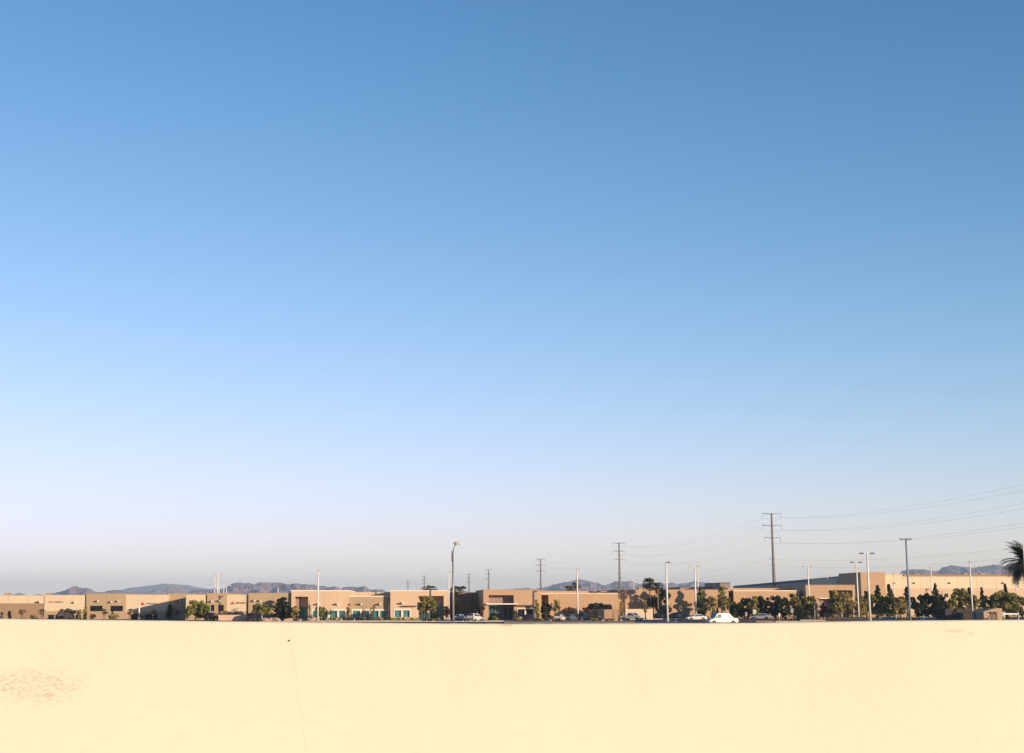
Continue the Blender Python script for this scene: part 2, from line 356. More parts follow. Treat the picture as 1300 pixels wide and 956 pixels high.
    tag(o, 'long low cream painted plaster wall across the whole foreground', 'wall')
    h = MB(); p = PT(367, 813.2, 10)
    h.tube([(p.x, 9.9915, p.z), (p.x, 9.9995, p.z)], [.0045, .0065], seg=7)
    h.build('hole_stub', M['fixture'], o, origin=(0,0,0))  # small dark stub added to stand in for the hole's darkness
parapet()
# ---------------------------------------------------------------- buildings
def px_box(b, px0, px1, y0, y1, Y, d0, d1, mi=0):   # pixel rectangle on the plane Y as a box from Y+d0 to Y+d1
    b.box(XX(px0,Y), XX(px1,Y), Y+d0, Y+d1, ZZ(y1,Y), ZZ(y0,Y), mi)
def building(name, label, px0, px1, ytop, Y, depth, mats, cuts=(), bands=(), group=None, cat='building', side_sub=True):
    x0, x1 = XX(px0,Y), XX(px1,Y)
    t = thing(name, ((x0+x1)/2, Y, 0), label, cat, group)
    b = MB(); b.relief(x0, x1, Y, Y+depth, -.2, ZZ(ytop,Y),
        [(XX(c[0],Y), XX(c[1],Y), ZZ(c[3],Y) if c[3] is not None else -.2, ZZ(c[2],Y), c[4]) + tuple(c[5:6]) for c in cuts],
        [(ZZ(q[1],Y) if q[1] is not None else -.2, ZZ(q[0],Y), q[2]) for q in bands])
    w_ = b.build('wall', mats, t)
    return t
def coping(t, px0, px1, ytop, Y, depth, m=None, h=.22):
    b = MB(); z = ZZ(ytop,Y); x0, x1 = XX(px0,Y)-.04, XX(px1,Y)+.04
    b.box(x0, x1, Y-.05, Y+.32, z+.002, z+h); b.box(x0, x0+.35, Y+.32, Y+depth, z+.002, z+h); b.box(x1-.35, x1, Y+.32, Y+depth, z+.002, z+h); 
    b.build('coping', m or M['coping'], t)
def window(t, px0, px1, y0, y1, Y, rec=.25, glass=None, fr=None, vm=1, hm=0, name='window'):
    x0, x1, z0, z1 = XX(px0,Y), XX(px1,Y), ZZ(y1,Y), ZZ(y0,Y); fr = fr or (M['fixture'] if glass == M['darkglass'] else M['doorframe']); f = .055; yy = Y+rec-.09
    b = MB(); b.box(x0+.004, x0+f, yy, yy+.08, z0+.004, z1-.004); b.box(x1-f, x1-.004, yy, yy+.08, z0+.004, z1-.004)
    b.box(x0+f, x1-f, yy, yy+.08, z1-f, z1-.004); b.box(x0+f, x1-f, yy, yy+.08, z0+.004, z0+f)
    for k in range(vm):
        x = x0+(x1-x0)*(k+1)/(vm+1); b.box(x-.03, x+.03, yy+.004, yy+.076, z0+f, z1-f)
    for k in range(hm):
        z = z0+(z1-z0)*(k+1)/(hm+1); b.box(x0+f, x1-f, yy+.008, yy+.072, z-.03, z+.03)
    w_ = b.build(name, fr, t)
    g = MB(); g.box(x0+.01, x1-.01, yy+.03, yy+.05, z0+.01, z1-.01); g.build('pane', glass or M['teal'], w_)
    return w_
def wall_lamp(t, px, py, Y, w_=.75, d=.55):
    x, z = XX(px,Y), ZZ(py,Y); b = MB()
    b.box(x-w_/2, x+w_/2, Y-d, Y-.004, z-.14, z+.14); b.box(x-.08, x+.08, Y-.06, Y-.004, z+.14, z+.3)
    q = b.build('wall_lamp', M['fixture'], t)
    g = MB(); g.box(x+w_/2+.002, x+w_/2+.30, Y-d+.05, Y-.06, z-.16, z+.22); g.build('lens', M['lens'], q)
def roof_unit(t, px0, px1, y0, y1, Y, d):
    b = MB(); x0, x1, z0, z1 = XX(px0,Y), XX(px1,Y), ZZ(y1,Y)-.3, ZZ(y0,Y)
    b.box(x0, x1, Y+d, Y+d+2, z0, z1); b.box(x0+.15, x0+.6, Y+d-.02, Y+d-.001, z0+.4, z1-.1)
    b.box(x0-.08, x1+.08, Y+d-.08, Y+d+2.08, z1, z1+.07); b.build('roof_unit', M['unit'], t)
def canopy(t, px0, px1, y0, y1, Y, out, m=None, name='canopy'):
    b = MB(); px_box(b, px0, px1, y0, y1, Y, -out, -.003); return b.build(name, m or M['coping'], t)
def joints(t, Y, pxs, y0, ybot=786, m=None):       # tilt-up panel joints
    for p in pxs:
        b = MB(); x = XX(p, Y); b.box(x-.035, x+.035, Y-.004, Y-.001, ZZ(ybot,Y), ZZ(y0,Y)); b.build('panel_joint', m or M['brown'], t)
def letters(t, px0, px1, y0, y1, Y, m, seed, n, name='sign_lettering'):
    rng = random.Random(seed); b = MB(); W = (px1-px0)/n
    for k in range(n):
        a = px0+k*W; c = a+W*.72; kind = rng.randrange(4); h = (y1-y0)
        px_box(b, a, a+W*.26, y0, y1, Y, -.06, -.003)
        if kind != 1: px_box(b, a+W*.26, c, y0, y0+h*.26, Y, -.06, -.003)
        if kind != 2: px_box(b, a+W*.26, c, y1-h*.26, y1, Y, -.06, -.003)
        if kind >= 2: px_box(b, c-W*.2, c, y0+h*.27, y1-h*.27, Y, -.06, -.003)
    return b.build(name, m, t)
def logo(t, px, Y, y=765, s=1.0):
    pts = [(-3.4,1.9),(-1.4,.1),(-.1,-1.9),(.9,-.6),(3.0,1.5),(2.6,2.3),(.6,1.0),(-1.2,1.9)]
    poly = [(XX(px+a*s,Y), ZZ(y+c*s,Y)) for a, c in pts]; b = MB(); b.prism(poly, Y-.10, Y-.003); b.build('sign_emblem', M['red'], t)

# --- far left: long two tone wall
Y = 381.2
t = building('warehouse', 'long low warehouse at the left edge, cream above and brown below', -60, 55.6, 756.6, Y, 60, [M['cream'],M['brown']], bands=[(766,None,1)])
coping(t, -60, 55.6, 756.6, Y, 60, M['cream'], .15); roof_unit(t, 1, 7, 753, 756.6, Y, 3); wall_lamp(t, 48, 764.5, Y, .8); joints(t, Y, [10, 35], 756.8)
Y = 381
t = building('office_building', 'cream block with small red and dark sign lettering, left part of the photo', 56, 108, 756, Y, 40, [M['cream'],M['tan']], bands=[(776,None,1)],
    cuts=[(61,69,780.5,None,.5),(70,78,780.5,None,.5),(87,95,780.5,None,.5),(96,103,780.5,None,.5)])
coping(t, 56, 108, 756, Y, 40, M['cream'], .12)
letters(t, 60.5, 68, 763.5, 765, Y, M['red'], 3, 6); letters(t, 69, 80.5, 763.5, 765, Y, M['maroon'], 4, 9)
for a, b_ in ((61,69),(70,78),(87,95),(96,103)): window(t, a, b_, 780.5, 786, Y, .5, M['darkglass'], vm=1)
wall_lamp(t, 93, 765, Y, .4); roof_unit(t, 55, 60, 753, 756, Y, 2); roof_unit(t, 104, 107.6, 753.4, 756, Y, 1.5)
Y = 380.6
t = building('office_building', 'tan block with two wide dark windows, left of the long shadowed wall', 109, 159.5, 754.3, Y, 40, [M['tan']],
    cuts=[(114,130,769,776,.4),(140,156,769,776,.4)])
coping(t, 109, 159.5, 754.3, Y, 40, M['tan'], .12); joints(t, Y, [135], 754.5)
for a in (114, 140): window(t, a, a+16, 769, 776, Y, .4, M['darkglass'], vm=1)
wall_lamp(t, 122, 763.5, Y, .5); wall_lamp(t, 139.5, 764.5, Y, .5); wall_lamp(t, 148, 763.5, Y, .5)
Y = 381
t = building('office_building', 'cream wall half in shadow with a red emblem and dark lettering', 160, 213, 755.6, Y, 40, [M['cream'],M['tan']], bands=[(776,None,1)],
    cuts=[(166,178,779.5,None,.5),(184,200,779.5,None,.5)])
coping(t, 160, 213, 755.6, Y, 40, M['cream'], .12); logo(t, 181, Y, 766.3); letters(t, 185.5, 200, 765.5, 767.2, Y, M['navy'], 8, 9)
window(t, 166, 178, 779.5, 786, Y, .5, M['darkglass'], vm=1); window(t, 184, 200, 779.5, 786, Y, .5, M['darkglass'], vm=1); roof_unit(t, 205, 209, 753.6, 755.6, Y, 2)
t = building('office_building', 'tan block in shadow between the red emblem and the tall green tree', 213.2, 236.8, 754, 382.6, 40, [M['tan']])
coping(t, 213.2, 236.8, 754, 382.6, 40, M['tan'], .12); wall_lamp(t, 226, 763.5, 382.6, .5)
# --- second group, 13 m nearer
Y = 364.7
t = building('office_building', 'cream block partly hidden by the big green tree', 236, 261.6, 755.6, Y, 26, [M['cream'],M['tan']], bands=[(776,None,1)])
coping(t, 236, 261.6, 755.6, Y, 26, M['cream'], .12)
Y = 364.3
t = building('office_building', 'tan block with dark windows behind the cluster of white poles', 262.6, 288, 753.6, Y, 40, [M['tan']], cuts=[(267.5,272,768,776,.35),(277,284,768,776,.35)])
coping(t, 262.6, 288, 753.6, Y, 40, M['tan'], .12)
window(t, 267.5, 272, 768, 776, Y, .35, M['darkglass']); window(t, 277, 284, 768, 776, Y, .35, M['darkglass']); wall_lamp(t, 267, 764, Y, .5); wall_lamp(t, 277, 763, Y, .5)
Y = 364.7
t = building('office_building', 'cream block with a red arrow emblem and maroon lettering, above the salmon wall', 288.2, 314.2, 755.6, Y, 40, [M['cream'],M['tan']], bands=[(776,None,1)])
coping(t, 288.2, 314.2, 755.6, Y, 40, M['cream'], .12); logo(t, 295.2, Y, 765.4); letters(t, 299.5, 312, 764.5, 766.4, Y, M['maroon'], 12, 8); roof_unit(t, 303, 307, 754, 755.6, Y, 2)
Y = 364.1
t = building('office_building', 'wide tan block behind the dark rounded cypress', 315.2, 370.5, 753.4, Y, 40, [M['tan'],M['mauve']], cuts=[(320.5,343,768,776,.35)], bands=[(779,None,1)])  # mauve lower band paints in the shade at the block's foot
coping(t, 315.2, 370.5, 753.4, Y, 40, M['tan'], .12); window(t, 320.5, 343, 768, 776, Y, .35, M['darkglass'], vm=1); wall_lamp(t, 321, 763, Y, .5); wall_lamp(t, 328.5, 763, Y, .5); joints(t, Y, [346], 753.8)
# salmon enclosure
Y = 352
b = MB(); t = thing('enclosure_wall', (XX(297,Y),Y,0), 'plain salmon block enclosure standing below the maroon lettering', 'wall')
b.relief(XX(277.5,Y), XX(316.8,Y), Y, Y+5, -.1, ZZ(781.2,Y), []); b.build('wall', M['salmon'], t)
b = MB(); px_box(b, 277.2, 317.1, 780.6, 781.1, Y, -.04, .3); b.build('coping', M['salmon'], t)
# --- building with teal windows
Y = 363.2
wins = [(397,404.5),(406.5,416),(419,428),(430.3,438)]
t = building('office_building', 'peach office with a tall notch of teal glass beside the dark cypress', 369.8, 443, 750.6, Y, 45, [M['peach'],M['trimwhite']],
    cuts=[(374.5,391,757.5,None,3.2)]+[(a,c,775.5,784,.45,1) for a, c in wins]+[(395,a0,773.6,784.6,.12,1) for a0 in ()])
coping(t, 369.8, 443, 750.6, Y, 45, M['trimwhite'], .25)
b = MB()
px_box(b, 395.5, 438.6, 773.2, 775.4, Y, -.10, -.003)
for a, c in ((395.5,396.9),(404.6,406.4),(416.1,418.9),(428.1,430.2)): px_box(b, a, c, 775.42, 784.2, Y, -.10, -.003)
b.build('window_surround', M['trimwhite'], t)
for a, c in wins: window(t, a, c, 775.5, 784, Y, .45, vm=0)
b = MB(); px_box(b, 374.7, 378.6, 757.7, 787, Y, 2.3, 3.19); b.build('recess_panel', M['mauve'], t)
window(t, 380, 390.4, 770, 785.5, Y+2.9, .26, M['teal'], vm=2, hm=2)
for p in (402, 426): wall_lamp(t, p, 767.3, Y)
joints(t, Y, [410, 428.5], 751, 773, M['tan'])
Y = 363.8
wins = [(448,457),(459.2,468.6),(471.8,480.6),(482.2,490)]
t = building('office_building', 'tan office wing with teal windows and bronze wall lamps, middle left', 443.2, 495.4, 757.6, Y, 12, [M['tan'],M['trimwhite'],M['brown']],
    cuts=[(a,c,775.5,784,.45,1) for a, c in wins])
coping(t, 443.2, 495.4, 757.6, Y, 12, M['trimwhite'], .22)
b = MB(); px_box(b, 446.6, 491.4, 773.2, 775.4, Y, -.10, -.003)
for a, c in ((446.6,447.9),(457.1,459.1),(468.7,471.7),(480.7,482.1),(490.1,491.4)): px_box(b, a, c, 775.42, 784.2, Y, -.10, -.003)
b.build('window_surround', M['trimwhite'], t)
for a, c in wins: window(t, a, c, 775.5, 784, Y, .45, vm=0)
for p in (456, 480): wall_lamp(t, p, 767.3, Y)
b = MB(); b.relief(XX(443.2,Y+12.1), XX(500,Y+12.1), Y+12.1, Y+45, -.2, ZZ(751.6,Y+12.1), []); b.build('upper_storey', M['peach'], t)
Y = 362
t = building('office_building', 'peach office with a deep entrance notch behind the leafy tree, beside the street lamp', 495.6, 570.4, 750.6, Y, 50, [M['peach'],M['trimwhite']],
    cuts=[(501,509.2,775,783.6,.4,1),(511.8,520,775,783.6,.4,1),(531.5,564.6,756.6,None,3.4),(563.4,566,757,None,.0)])
coping(t, 495.6, 570.4, 750.6, Y, 50, M['trimwhite'], .22)
b = MB()
px_box(b, 499.6, 521.6, 772.9, 774.8, Y, -.1, -.003)
for a, c in ((499.6,500.9),(509.3,511.7),(520.1,521.6)): px_box(b, a, c, 774.82, 783.8, Y, -.1, -.003)
b.build('window_surround', M['trimwhite'], t)
window(t, 501, 509.2, 775, 783.6, Y, .4); window(t, 511.8, 520, 775, 783.6, Y, .4)
b = MB(); z = ZZ(768.6,Y); x0, x1 = XX(513,Y), XX(531.4,Y)
b.box(x0, x1, Y-1.3, Y-.003, z-.18, z); b.build('canopy', M['mauve'], t)
window(t, 532.2, 545, 777.5, 787, Y+3.1, .26, M['midglass'], vm=3); window(t, 545.4, 557, 770, 787, Y+3.1, .26, M['midglass'], vm=2, hm=1); window(t, 557.4, 564, 765, 787, Y+3.1, .26, M['teal'], vm=1, hm=2)
b = MB(); px_box(b, 532, 545, 776.4, 777.4, Y, 1.0, 3.3); b.build('door_lintel', M['trimwhite'], t)
b = MB()
for k in range(6): px_box(b, 522.6+k*1.45, 523.1+k*1.45, 774.8, 783.6, Y, -.05, -.003)
b.build('wall_rib', M['trimwhite'], t)
wall_lamp(t, 508.5, 766.2, Y)
# --- courtyard between
t = building('office_building', 'lower peach wall in the gap behind the two fan palms', 570.6, 602, 752.4, 404, 20, [M['clay'],M['brown']], bands=[(768,None,1)])  # brown lower band puts the courtyard shade into the wall colour
coping(t, 570.6, 602, 752.4, 404, 20, M['clay'], .15)
Y = 388
t = building('office_building', 'narrow brown block standing in shade right of the two fan palms', 585.5, 606, 752.6, Y, 15, [M['brown']], cuts=[(598,601,757,None,.8)])
coping(t, 585.5, 606, 752.6, Y, 15, M['mauve'], .12)
# --- entrance building J
Y = 358
t = building('office_building', 'tan office with a glazed double door under a pale canopy', 613.8, 684.2, 749.4, Y, 42, [M['clay'],M['mauve'],M['trimwhite']],
    cuts=[(620.5,652.4,755.6,None,5.2),(657.3,665.8,773.4,783.2,.45),(668,676.4,773.4,783.2,.45)])
coping(t, 613.8, 684.2, 749.4, Y, 42, M['clay'], .18)
b = MB(); px_box(b, 616.6, 657, 766, 767.5, Y, -1.2, 1.2); b.build('canopy', M['trimwhite'], t)
b = MB(); px_box(b, 654.5, 676, 767.7, 768.6, Y, -1.4, -.003); b.build('sunshade', M['mauve'], t)
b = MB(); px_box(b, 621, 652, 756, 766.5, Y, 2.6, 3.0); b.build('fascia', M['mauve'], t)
window(t, 621, 628.5, 768, 787.2, Y+3.4, .26, M['midglass'], vm=1, hm=1); window(t, 628.8, 638.6, 768, 787.2, Y+3.4, .26, M['midglass'], vm=1, hm=1)
w_ = window(t, 639, 644.6, 771.5, 787.2, Y+3.4, .26, M['darkglass'], M['frame'], vm=0, name='door'); w_ = window(t, 645, 650.6, 771.5, 787.2, Y+3.4, .26, M['darkglass'], M['frame'], vm=0, name='door')
b = MB(); px_box(b, 656.3, 677.4, 772.2, 773.3, Y, -.1, -.003)
for a, c in ((656.3,657.2),(665.9,667.9),(676.5,677.4)): px_box(b, a, c, 773.32, 783.8, Y, -.1, -.003)
b.build('window_surround', M['trimwhite'], t)
window(t, 657.3, 665.8, 773.4, 783.2, Y, .45, M['darkglass']); window(t, 668, 676.4, 773.4, 783.2, Y, .45, M['darkglass'])
b = MB(); px_box(b, 684.3, 686.6, 749.8, 787, Y, .3, 10); b.build('corner_pier', M['clay'], t)
# --- K
Y = 386
t = building('office_building', 'long plain peach wall right of the glazed entrance', 684.4, 785, 753.8, Y, 10, [M['clay'],M['mauve']], cuts=[(687.6,696.6,755.4,None,3.5)])
coping(t, 684.4, 785, 753.8, Y, 10, M['coping'], .2); joints(t, Y, [726, 756], 754.2, 786, M['tan'])
b = MB(); b.relief(XX(684.4,Y+10.1), XX(785,Y+10.1), Y+10.1, Y+50, -.2, ZZ(750.2,Y+10.1), []); b.build('upper_storey', M['clay'], t)
# low curved wing
t = thing('low_wall', (XX(765,374),374,0), 'low brown wall with a rounded left end before the long peach wall', 'wall')
b = MB(); z = ZZ(773.6,374); pts = []
for k in range(9):
    a = math.pi/2*k/8; pts.append((XX(757,374)-1.9*math.sin(math.pi/2-a)+.0, 360+1.9-1.9*math.sin(a)))
pts = [(XX(757,374)-1.9, 383)] + pts + [(XX(784.8,374), 374), (XX(784.8,374), 383)]
n = len(pts); b.v = [(p[0],p[1],-.1) for p in pts]+[(p[0],p[1],z) for p in pts]; b.f = [tuple(range(n,2*n))]+[(i,(i+1)%n,n+(i+1)%n,n+i) for i in range(n)]; b.m = [0]*(n+1); b.sm = [False]*(n+1)
b.build('wall', M['brown'], t)
# --- L
Y = 388
t = building('office_building', 'long peach office behind the trees and the white sedan', 785.2, 931.4, 749.4, Y, 55, [M['clay'],M['brown']],
    cuts=[(903.5,912,771,None,.5),(925.6,931.4,752.2,None,3)])
coping(t, 785.2, 931.4, 749.4, Y, 55, M['clay'], .18); joints(t, Y, [851, 873, 894, 917], 750, 786, M['tan'])
window(t, 903.5, 912, 771, 784, Y, .5, M['midglass'], vm=2)
roof_unit(t, 813, 820, 746, 749.4, Y, 2); roof_unit(t, 823.5, 827, 746, 749.4, Y, 1)
t = thing('screen_wall', (XX(815,372),372,0), 'low bright cream screen wall behind the white pickup', 'wall')
b = MB(); b.relief(XX(794,372), XX(828.6,372), 372, 373.2, -.1, ZZ(773.2,372), []); b.build('wall', M['cream'], t)
# --- Q
Y = 387
t = building('office_building', 'peach office with a pale coping behind the dark row of trees', 931.8, 1015.6, 750.6, Y, 12, [M['clay']])
coping(t, 931.8, 1015.6, 750.6, Y, 12, M['coping'], .25)
b = MB(); b.relief(XX(925,Y+12.1), XX(1018,Y+12.1), Y+12.1, Y+40, -.2, ZZ(746.6,Y+12.1), []); b.build('upper_storey', M['clay'], t)
Y = 385
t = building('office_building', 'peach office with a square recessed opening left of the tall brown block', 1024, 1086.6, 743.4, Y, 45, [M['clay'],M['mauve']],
    cuts=[(1053,1083,749.4,759,4.0,1),(1040,1058,760.5,None,1.6,1),(1059,1083,761,None,3.0,1)])  # left opening below the canopy takes mauve, its shadow put into the colour
coping(t, 1024, 1086.6, 743.4, Y, 45, M['clay'], .18)
b = MB(); px_box(b, 1040, 1083.5, 759.2, 760.3, Y, -.4, 1.5); b.build('canopy', M['trimwhite'], t)
# --- big grey warehouse receding to the left
t = thing('warehouse', (XX(1080,455),455,0), 'huge grey warehouse roofline receding behind the peach offices', 'building')
b = MB(); A = Vector((XX(1086,452,740),452)); Bq = Vector((XX(930,790,745),790)); zt = 11.9
def vwall(b, p, q, z0, z1, mi=0): b.quad((p.x,p.y,z0),(q.x,q.y,z0),(q.x,q.y,z1),(p.x,p.y,z1), mi)
zt = ZZ(729.5,452); zb = ZZ(744,790)
zt2 = min(zt, zb+.6)
C_ = A+Vector((170,40)); D_ = Bq+Vector((170,40))
def gable(b, p, q, zp, zq, mi=0, z0=0): b.quad((p.x,p.y,z0),(q.x,q.y,z0),(q.x,q.y,zq),(p.x,p.y,zp), mi)
gable(b, A, Bq, zt-.9, zb-.9); gable(b, A, C_, zt-.9, zt-.9); gable(b, Bq, D_, zb-.9, zb-.9); gable(b, C_, D_, zt-.9, zb-.9)
b.quad((A.x,A.y,zt-.92),(Bq.x,Bq.y,zb-.92),(D_.x,D_.y,zb-.92),(C_.x,C_.y,zt-.92))
b.build('wall', M['greyblue'], t)
b = MB(); dn = (Bq-A).normalized(); nn = Vector((-dn.y, dn.x))
if nn.y > 0: nn = -nn
A2, B2 = A+nn*.25, Bq+nn*.25
b.quad((A2.x,A2.y,zt-1.1),(B2.x,B2.y,zb-1.2),(B2.x,B2.y,zb),(A2.x,A2.y,zt)); b.quad((A2.x,A2.y,zt),(B2.x,B2.y,zb),(Bq.x+1,Bq.y,zb),(A.x+1,A.y,zt))
b.quad((A2.x,A2.y,zt-1.1),(B2.x,B2.y,zb-1.2),(Bq.x,Bq.y,zb-1.2),(A.x,A.y,zt-1.1)); b.build('roof_edge', M['darktrim'], t)
for u in (.22, .40, .66, .93):
    b = MB(); p = A+(Bq-A)*u+Vector((-.6,0)); b.tube([(p.x,p.y,ZZ(745,p.y)-2), (p.x,p.y,ZZ(741,p.y)-.2)], .25, 6); b.build('roof_vent', M['headG'], t)
t = building('warehouse', 'distant grey brown box roof seen behind the offices left of the tallest pylon', 915.5, 928, 740.6, 560, 30, [M['mauve']]); coping(t, 915.5, 928, 740.6, 560, 30, M['darktrim'], .3)
t = building('warehouse', 'low grey rooftop strip just behind the middle offices', 864, 915.2, 745.8, 575, 30, [M['mauve']]); coping(t, 864, 915.2, 745.8, 575, 30, M['darktrim'], .2)
# N tall brown
Y = 430
t = building('warehouse', 'tall brown block, the tallest wall right of centre', 1094.5, 1125.4, 727.4, Y, 22, [M['clay'],M['mauve']])
coping(t, 1094.5, 1125.4, 727.4, Y, 22, M['clay'], .2)
Y = 434
t = building('warehouse', 'very long cream warehouse wall with a brown roof edge at the right', 1125.6, 1400, 729.8, Y, 80, [M['palecream'],M['peach']], bands=[(747,None,1)])
b = MB(); px_box(b, 1149, 1400, 729.2, 731.6, Y, -.25, -.003); b.build('roof_edge', M['brown'], t)
b = MB(); px_box(b, 1125.6, 1148.8, 728.4, 730, Y, .0, 8); b.build('parapet', M['cream'], t)
joints(t, Y, [1148, 1170, 1194, 1218, 1242, 1267, 1291], 731.8, 780, M['tan'])
for a, c in ((1173,1179),(1236,1241),(1258,1264)): roof_unit(t, a, c, 727.6, 729.8, Y, 6)
for p in (1137, 1162, 1207, 1275): wall_lamp(t, p, 740.3, Y, .42, .4)
# dark small buildings at right
Y = 345
t = building('equipment_building', 'low brown building with tree shade put into its colour, below the trees near the right edge', 1200, 1247.8, 773.5, Y, 8, [M['shadedbrown']], cuts=[(1203,1216,777,None,.3),(1222,1238,777,None,.3)])
coping(t, 1200, 1247.8, 773.5, Y, 8, M['shadedbrown'], .12)
t = thing('equipment_enclosure', (XX(1260,335),335,0), 'tan enclosure wall with two dark pipes near the right edge', 'enclosure')
b = MB(); poly = [(XX(1248.4,335),-.1),(XX(1272,335),-.1),(XX(1272,335),ZZ(772.4,335)),(XX(1266,335),ZZ(772,335)),(XX(1258,335),ZZ(773.6,335)),(XX(1248.4,335),ZZ(776.5,335))]
b.prism(poly, 335, 340); b.build('wall', M['tan'], t)
b = MB()
for p in (1259.5, 1264.8):
    x = XX(p,334.7); b.tube([(x,334.7,0),(x,334.7,ZZ(778.5,335)),(x-.2,334.7,ZZ(777.4,335)),(x-.5,334.7,ZZ(777.4,335))], .13, 8)
    b.build('pipe', M['fixture'], t); b = MB()
# ---------------------------------------------------------------- vegetation
def leaf_blob(b, rng, c, r, n, s, mi):
    for _ in range(n):
        while True:
            d = Vector((jit(rng,1),jit(rng,1),jit(rng,1)))
            if .05 < d.length < 1: break
        d = d*(.55+.45*rng.random())/max(d.length,.35) if rng.random() < .6 else d
        p = c+Vector((d.x*r[0], d.y*r[1], d.z*r[2]))
        u = Vector((jit(rng,1),jit(rng,1),jit(rng,1))).normalized(); v = u.cross(Vector((jit(rng,1),jit(rng,1),jit(rng,1)))).normalized()
        k = s*rng.uniform(.5,1.3); m_ = mi if rng.random() < .7 else rng.randrange(3)
        b.quad(p-u*k-v*k*.45, p+u*k*.3-v*k*.6, p+u*k+v*k*.4, p-u*k*.3+v*k*.6, m_)
def crown_mesh(shape, rng, w, h, n, s):
    """crown of leaf clumps around the origin, base at z=0"""
    b = MB()
    if shape == 'round':
        k = 34
        for i in range(k):
            a = rng.uniform(0, 6.28); zz = rng.uniform(.10,.90); rad = w/2*math.sqrt(max(0,1-((zz-.46)/.55)**2))*math.sqrt(rng.uniform(.05,.95))*.92
            q = w*rng.uniform(.08,.17); leaf_blob(b, rng, Vector((math.cos(a)*rad, math.sin(a)*rad, zz*h)), (q,q,min(q,h*.16)), int(1.7*n/k), s, rng.choice((0,1,1,2)))
    elif shape == 'cone':
        k = 18
        for i in range(k):
            zz = (i+.5)/k; rad = w/2*(1-zz)**.75*rng.uniform(.3,.8); a = rng.uniform(0, 6.28)
            q = w*.26*(1.1-zz)+.07*w; leaf_blob(b, rng, Vector((math.cos(a)*rad, math.sin(a)*rad, zz*h*.97)), (q,q,h*.08), int(1.5*n/k), s, rng.choice((0,0,1,2)))
    elif shape == 'column':
        k = 16
        for i in range(k):
            zz = (i+.5)/k; rad = w/2*(.35+.65*math.sin(math.pi*min(1,zz*.8+.2)))*rng.uniform(.2,.6); a = rng.uniform(0, 6.28)
            q = w*.32*(1 if zz < .8 else .65); leaf_blob(b, rng, Vector((math.cos(a)*rad, math.sin(a)*rad, zz*h*.95)), (q,q,h*.07), n//k, s, rng.choice((0,1,2)))
    elif shape == 'sparse':
        k = 15
        for i in range(k):
            a = rng.uniform(0, 6.28); zz = rng.uniform(.05,.95); rad = w/2*rng.uniform(.2,.95)*(1-abs(zz-.5)*.6)
            q = w*rng.uniform(.06,.16); leaf_blob(b, rng, Vector((math.cos(a)*rad, math.sin(a)*rad, zz*h)), (q,q,q), max(6,n//k), s, rng.choice((0,1,2)))
            b.tube([(0,0,0),(math.cos(a)*rad*.5, math.sin(a)*rad*.5, zz*h*.55),(math.cos(a)*rad, math.sin(a)*rad, zz*h)], [.06,.04,.02], 4, 0)
    return b
def tree(px, ytop, wpx, ybase, Y, shape, leafs, label, cat='tree', name='tree', trunk='trunk', n=1500, s=None, bare=.22, seed=None):
    if px > 925: wpx *= 1.22; n = int(n*1.25)
    rng = random.Random(seed if seed is not None else int(px*31+ytop)); x = XX(px,Y,(ytop+ybase)/2); H = ZZ(ytop,Y); w_ = wpx*MPP(Y)
    zc = max(ZZ(ybase,Y), 0) if ybase else H*bare
    t = thing(name, (x,Y,0), label, cat, 'landscape trees and shrubs')
    tr = MB(); r0 = .10+.012*H; lean = jit(rng,.25)
    tr.tube([(x,Y,-.05),(x+lean*.4,Y,zc*.6),(x+lean,Y+jit(rng,.2),zc+(H-zc)*.35),(x+lean,Y,zc+(H-zc)*.75)], [r0*1.3,r0,r0*.7,r0*.25], 7)
    for k in range(5):
        a = rng.uniform(0,6.28); L_ = w_*rng.uniform(.2,.38); z0 = zc+(H-zc)*rng.uniform(.0,.4)
        tr.tube([(x+lean*.7,Y,z0),(x+lean+math.cos(a)*L_*.5,Y+math.sin(a)*L_*.5,z0+(H-zc)*.15),(x+lean+math.cos(a)*L_,Y+math.sin(a)*L_,z0+(H-zc)*.36)], [r0*.5,r0*.35,r0*.12], 5)
    tr.build('trunk', M[trunk], t)
    c = crown_mesh(shape, rng, w_, (H-zc)*1.02, n, s or .20)
    c.v = [(v[0]+x+lean*.6, v[1]+Y, v[2]+zc) for v in c.v]
    c.build('crown', M[leafs], t); return t
def shrub(px, ytop, wpx, Y, leafs, label, n=350, s=.14, shape='round', cat='shrub'):
    return tree(px, ytop, wpx, 765+7912/Y-.2, Y, shape, leafs, label, cat, 'shrub', n=n, s=s)
T = tree
# left
T(84,773.5,24,785.5,370,'round','grey','dusty grey mauve shrubby tree before the cream block with lettering','tree',n=1500,s=.2)
T(108.5,770.5,6,784.5,374,'column','olive','thin yellow green tree at the edge between cream and tan blocks',n=500)
shrub(117,779,10,372,'olive','olive shrub below the left of two wide dark windows')
shrub(145,779,14,370,'olive','golden olive shrub below the right of two wide dark windows',n=500)
T(12,776,5,785,377,'column','dark','small dark upright tree before the brown wall at far left',n=350)
shrub(2,777,4,378,'grey','brownish shrub at the very left edge of the photo')
shrub(43,780.5,9,377,'olive','low olive shrub between two small palms at far left')
T(215,768,11,784,380,'column','dark','dark narrow tree in the shaded wall area',n=600)
shrub(180,781,5,362,'dark','small dark shrub at the foot of the short pale post')
T(249,763,28,784,358,'round','sage','big green tree left of the cluster of white poles',n=2600,s=.22)
T(260,768,15,785,356,'round','green','smaller green tree leaning on the big green one left of the white poles',n=900)
shrub(268,781,8,354,'redleaf','dark reddish shrub at the foot of the white poles')
T(298,772,13,783,360,'sparse','grey','leafless grey shrub rising behind the salmon wall',cat='shrub',name='shrub',n=500,s=.07)
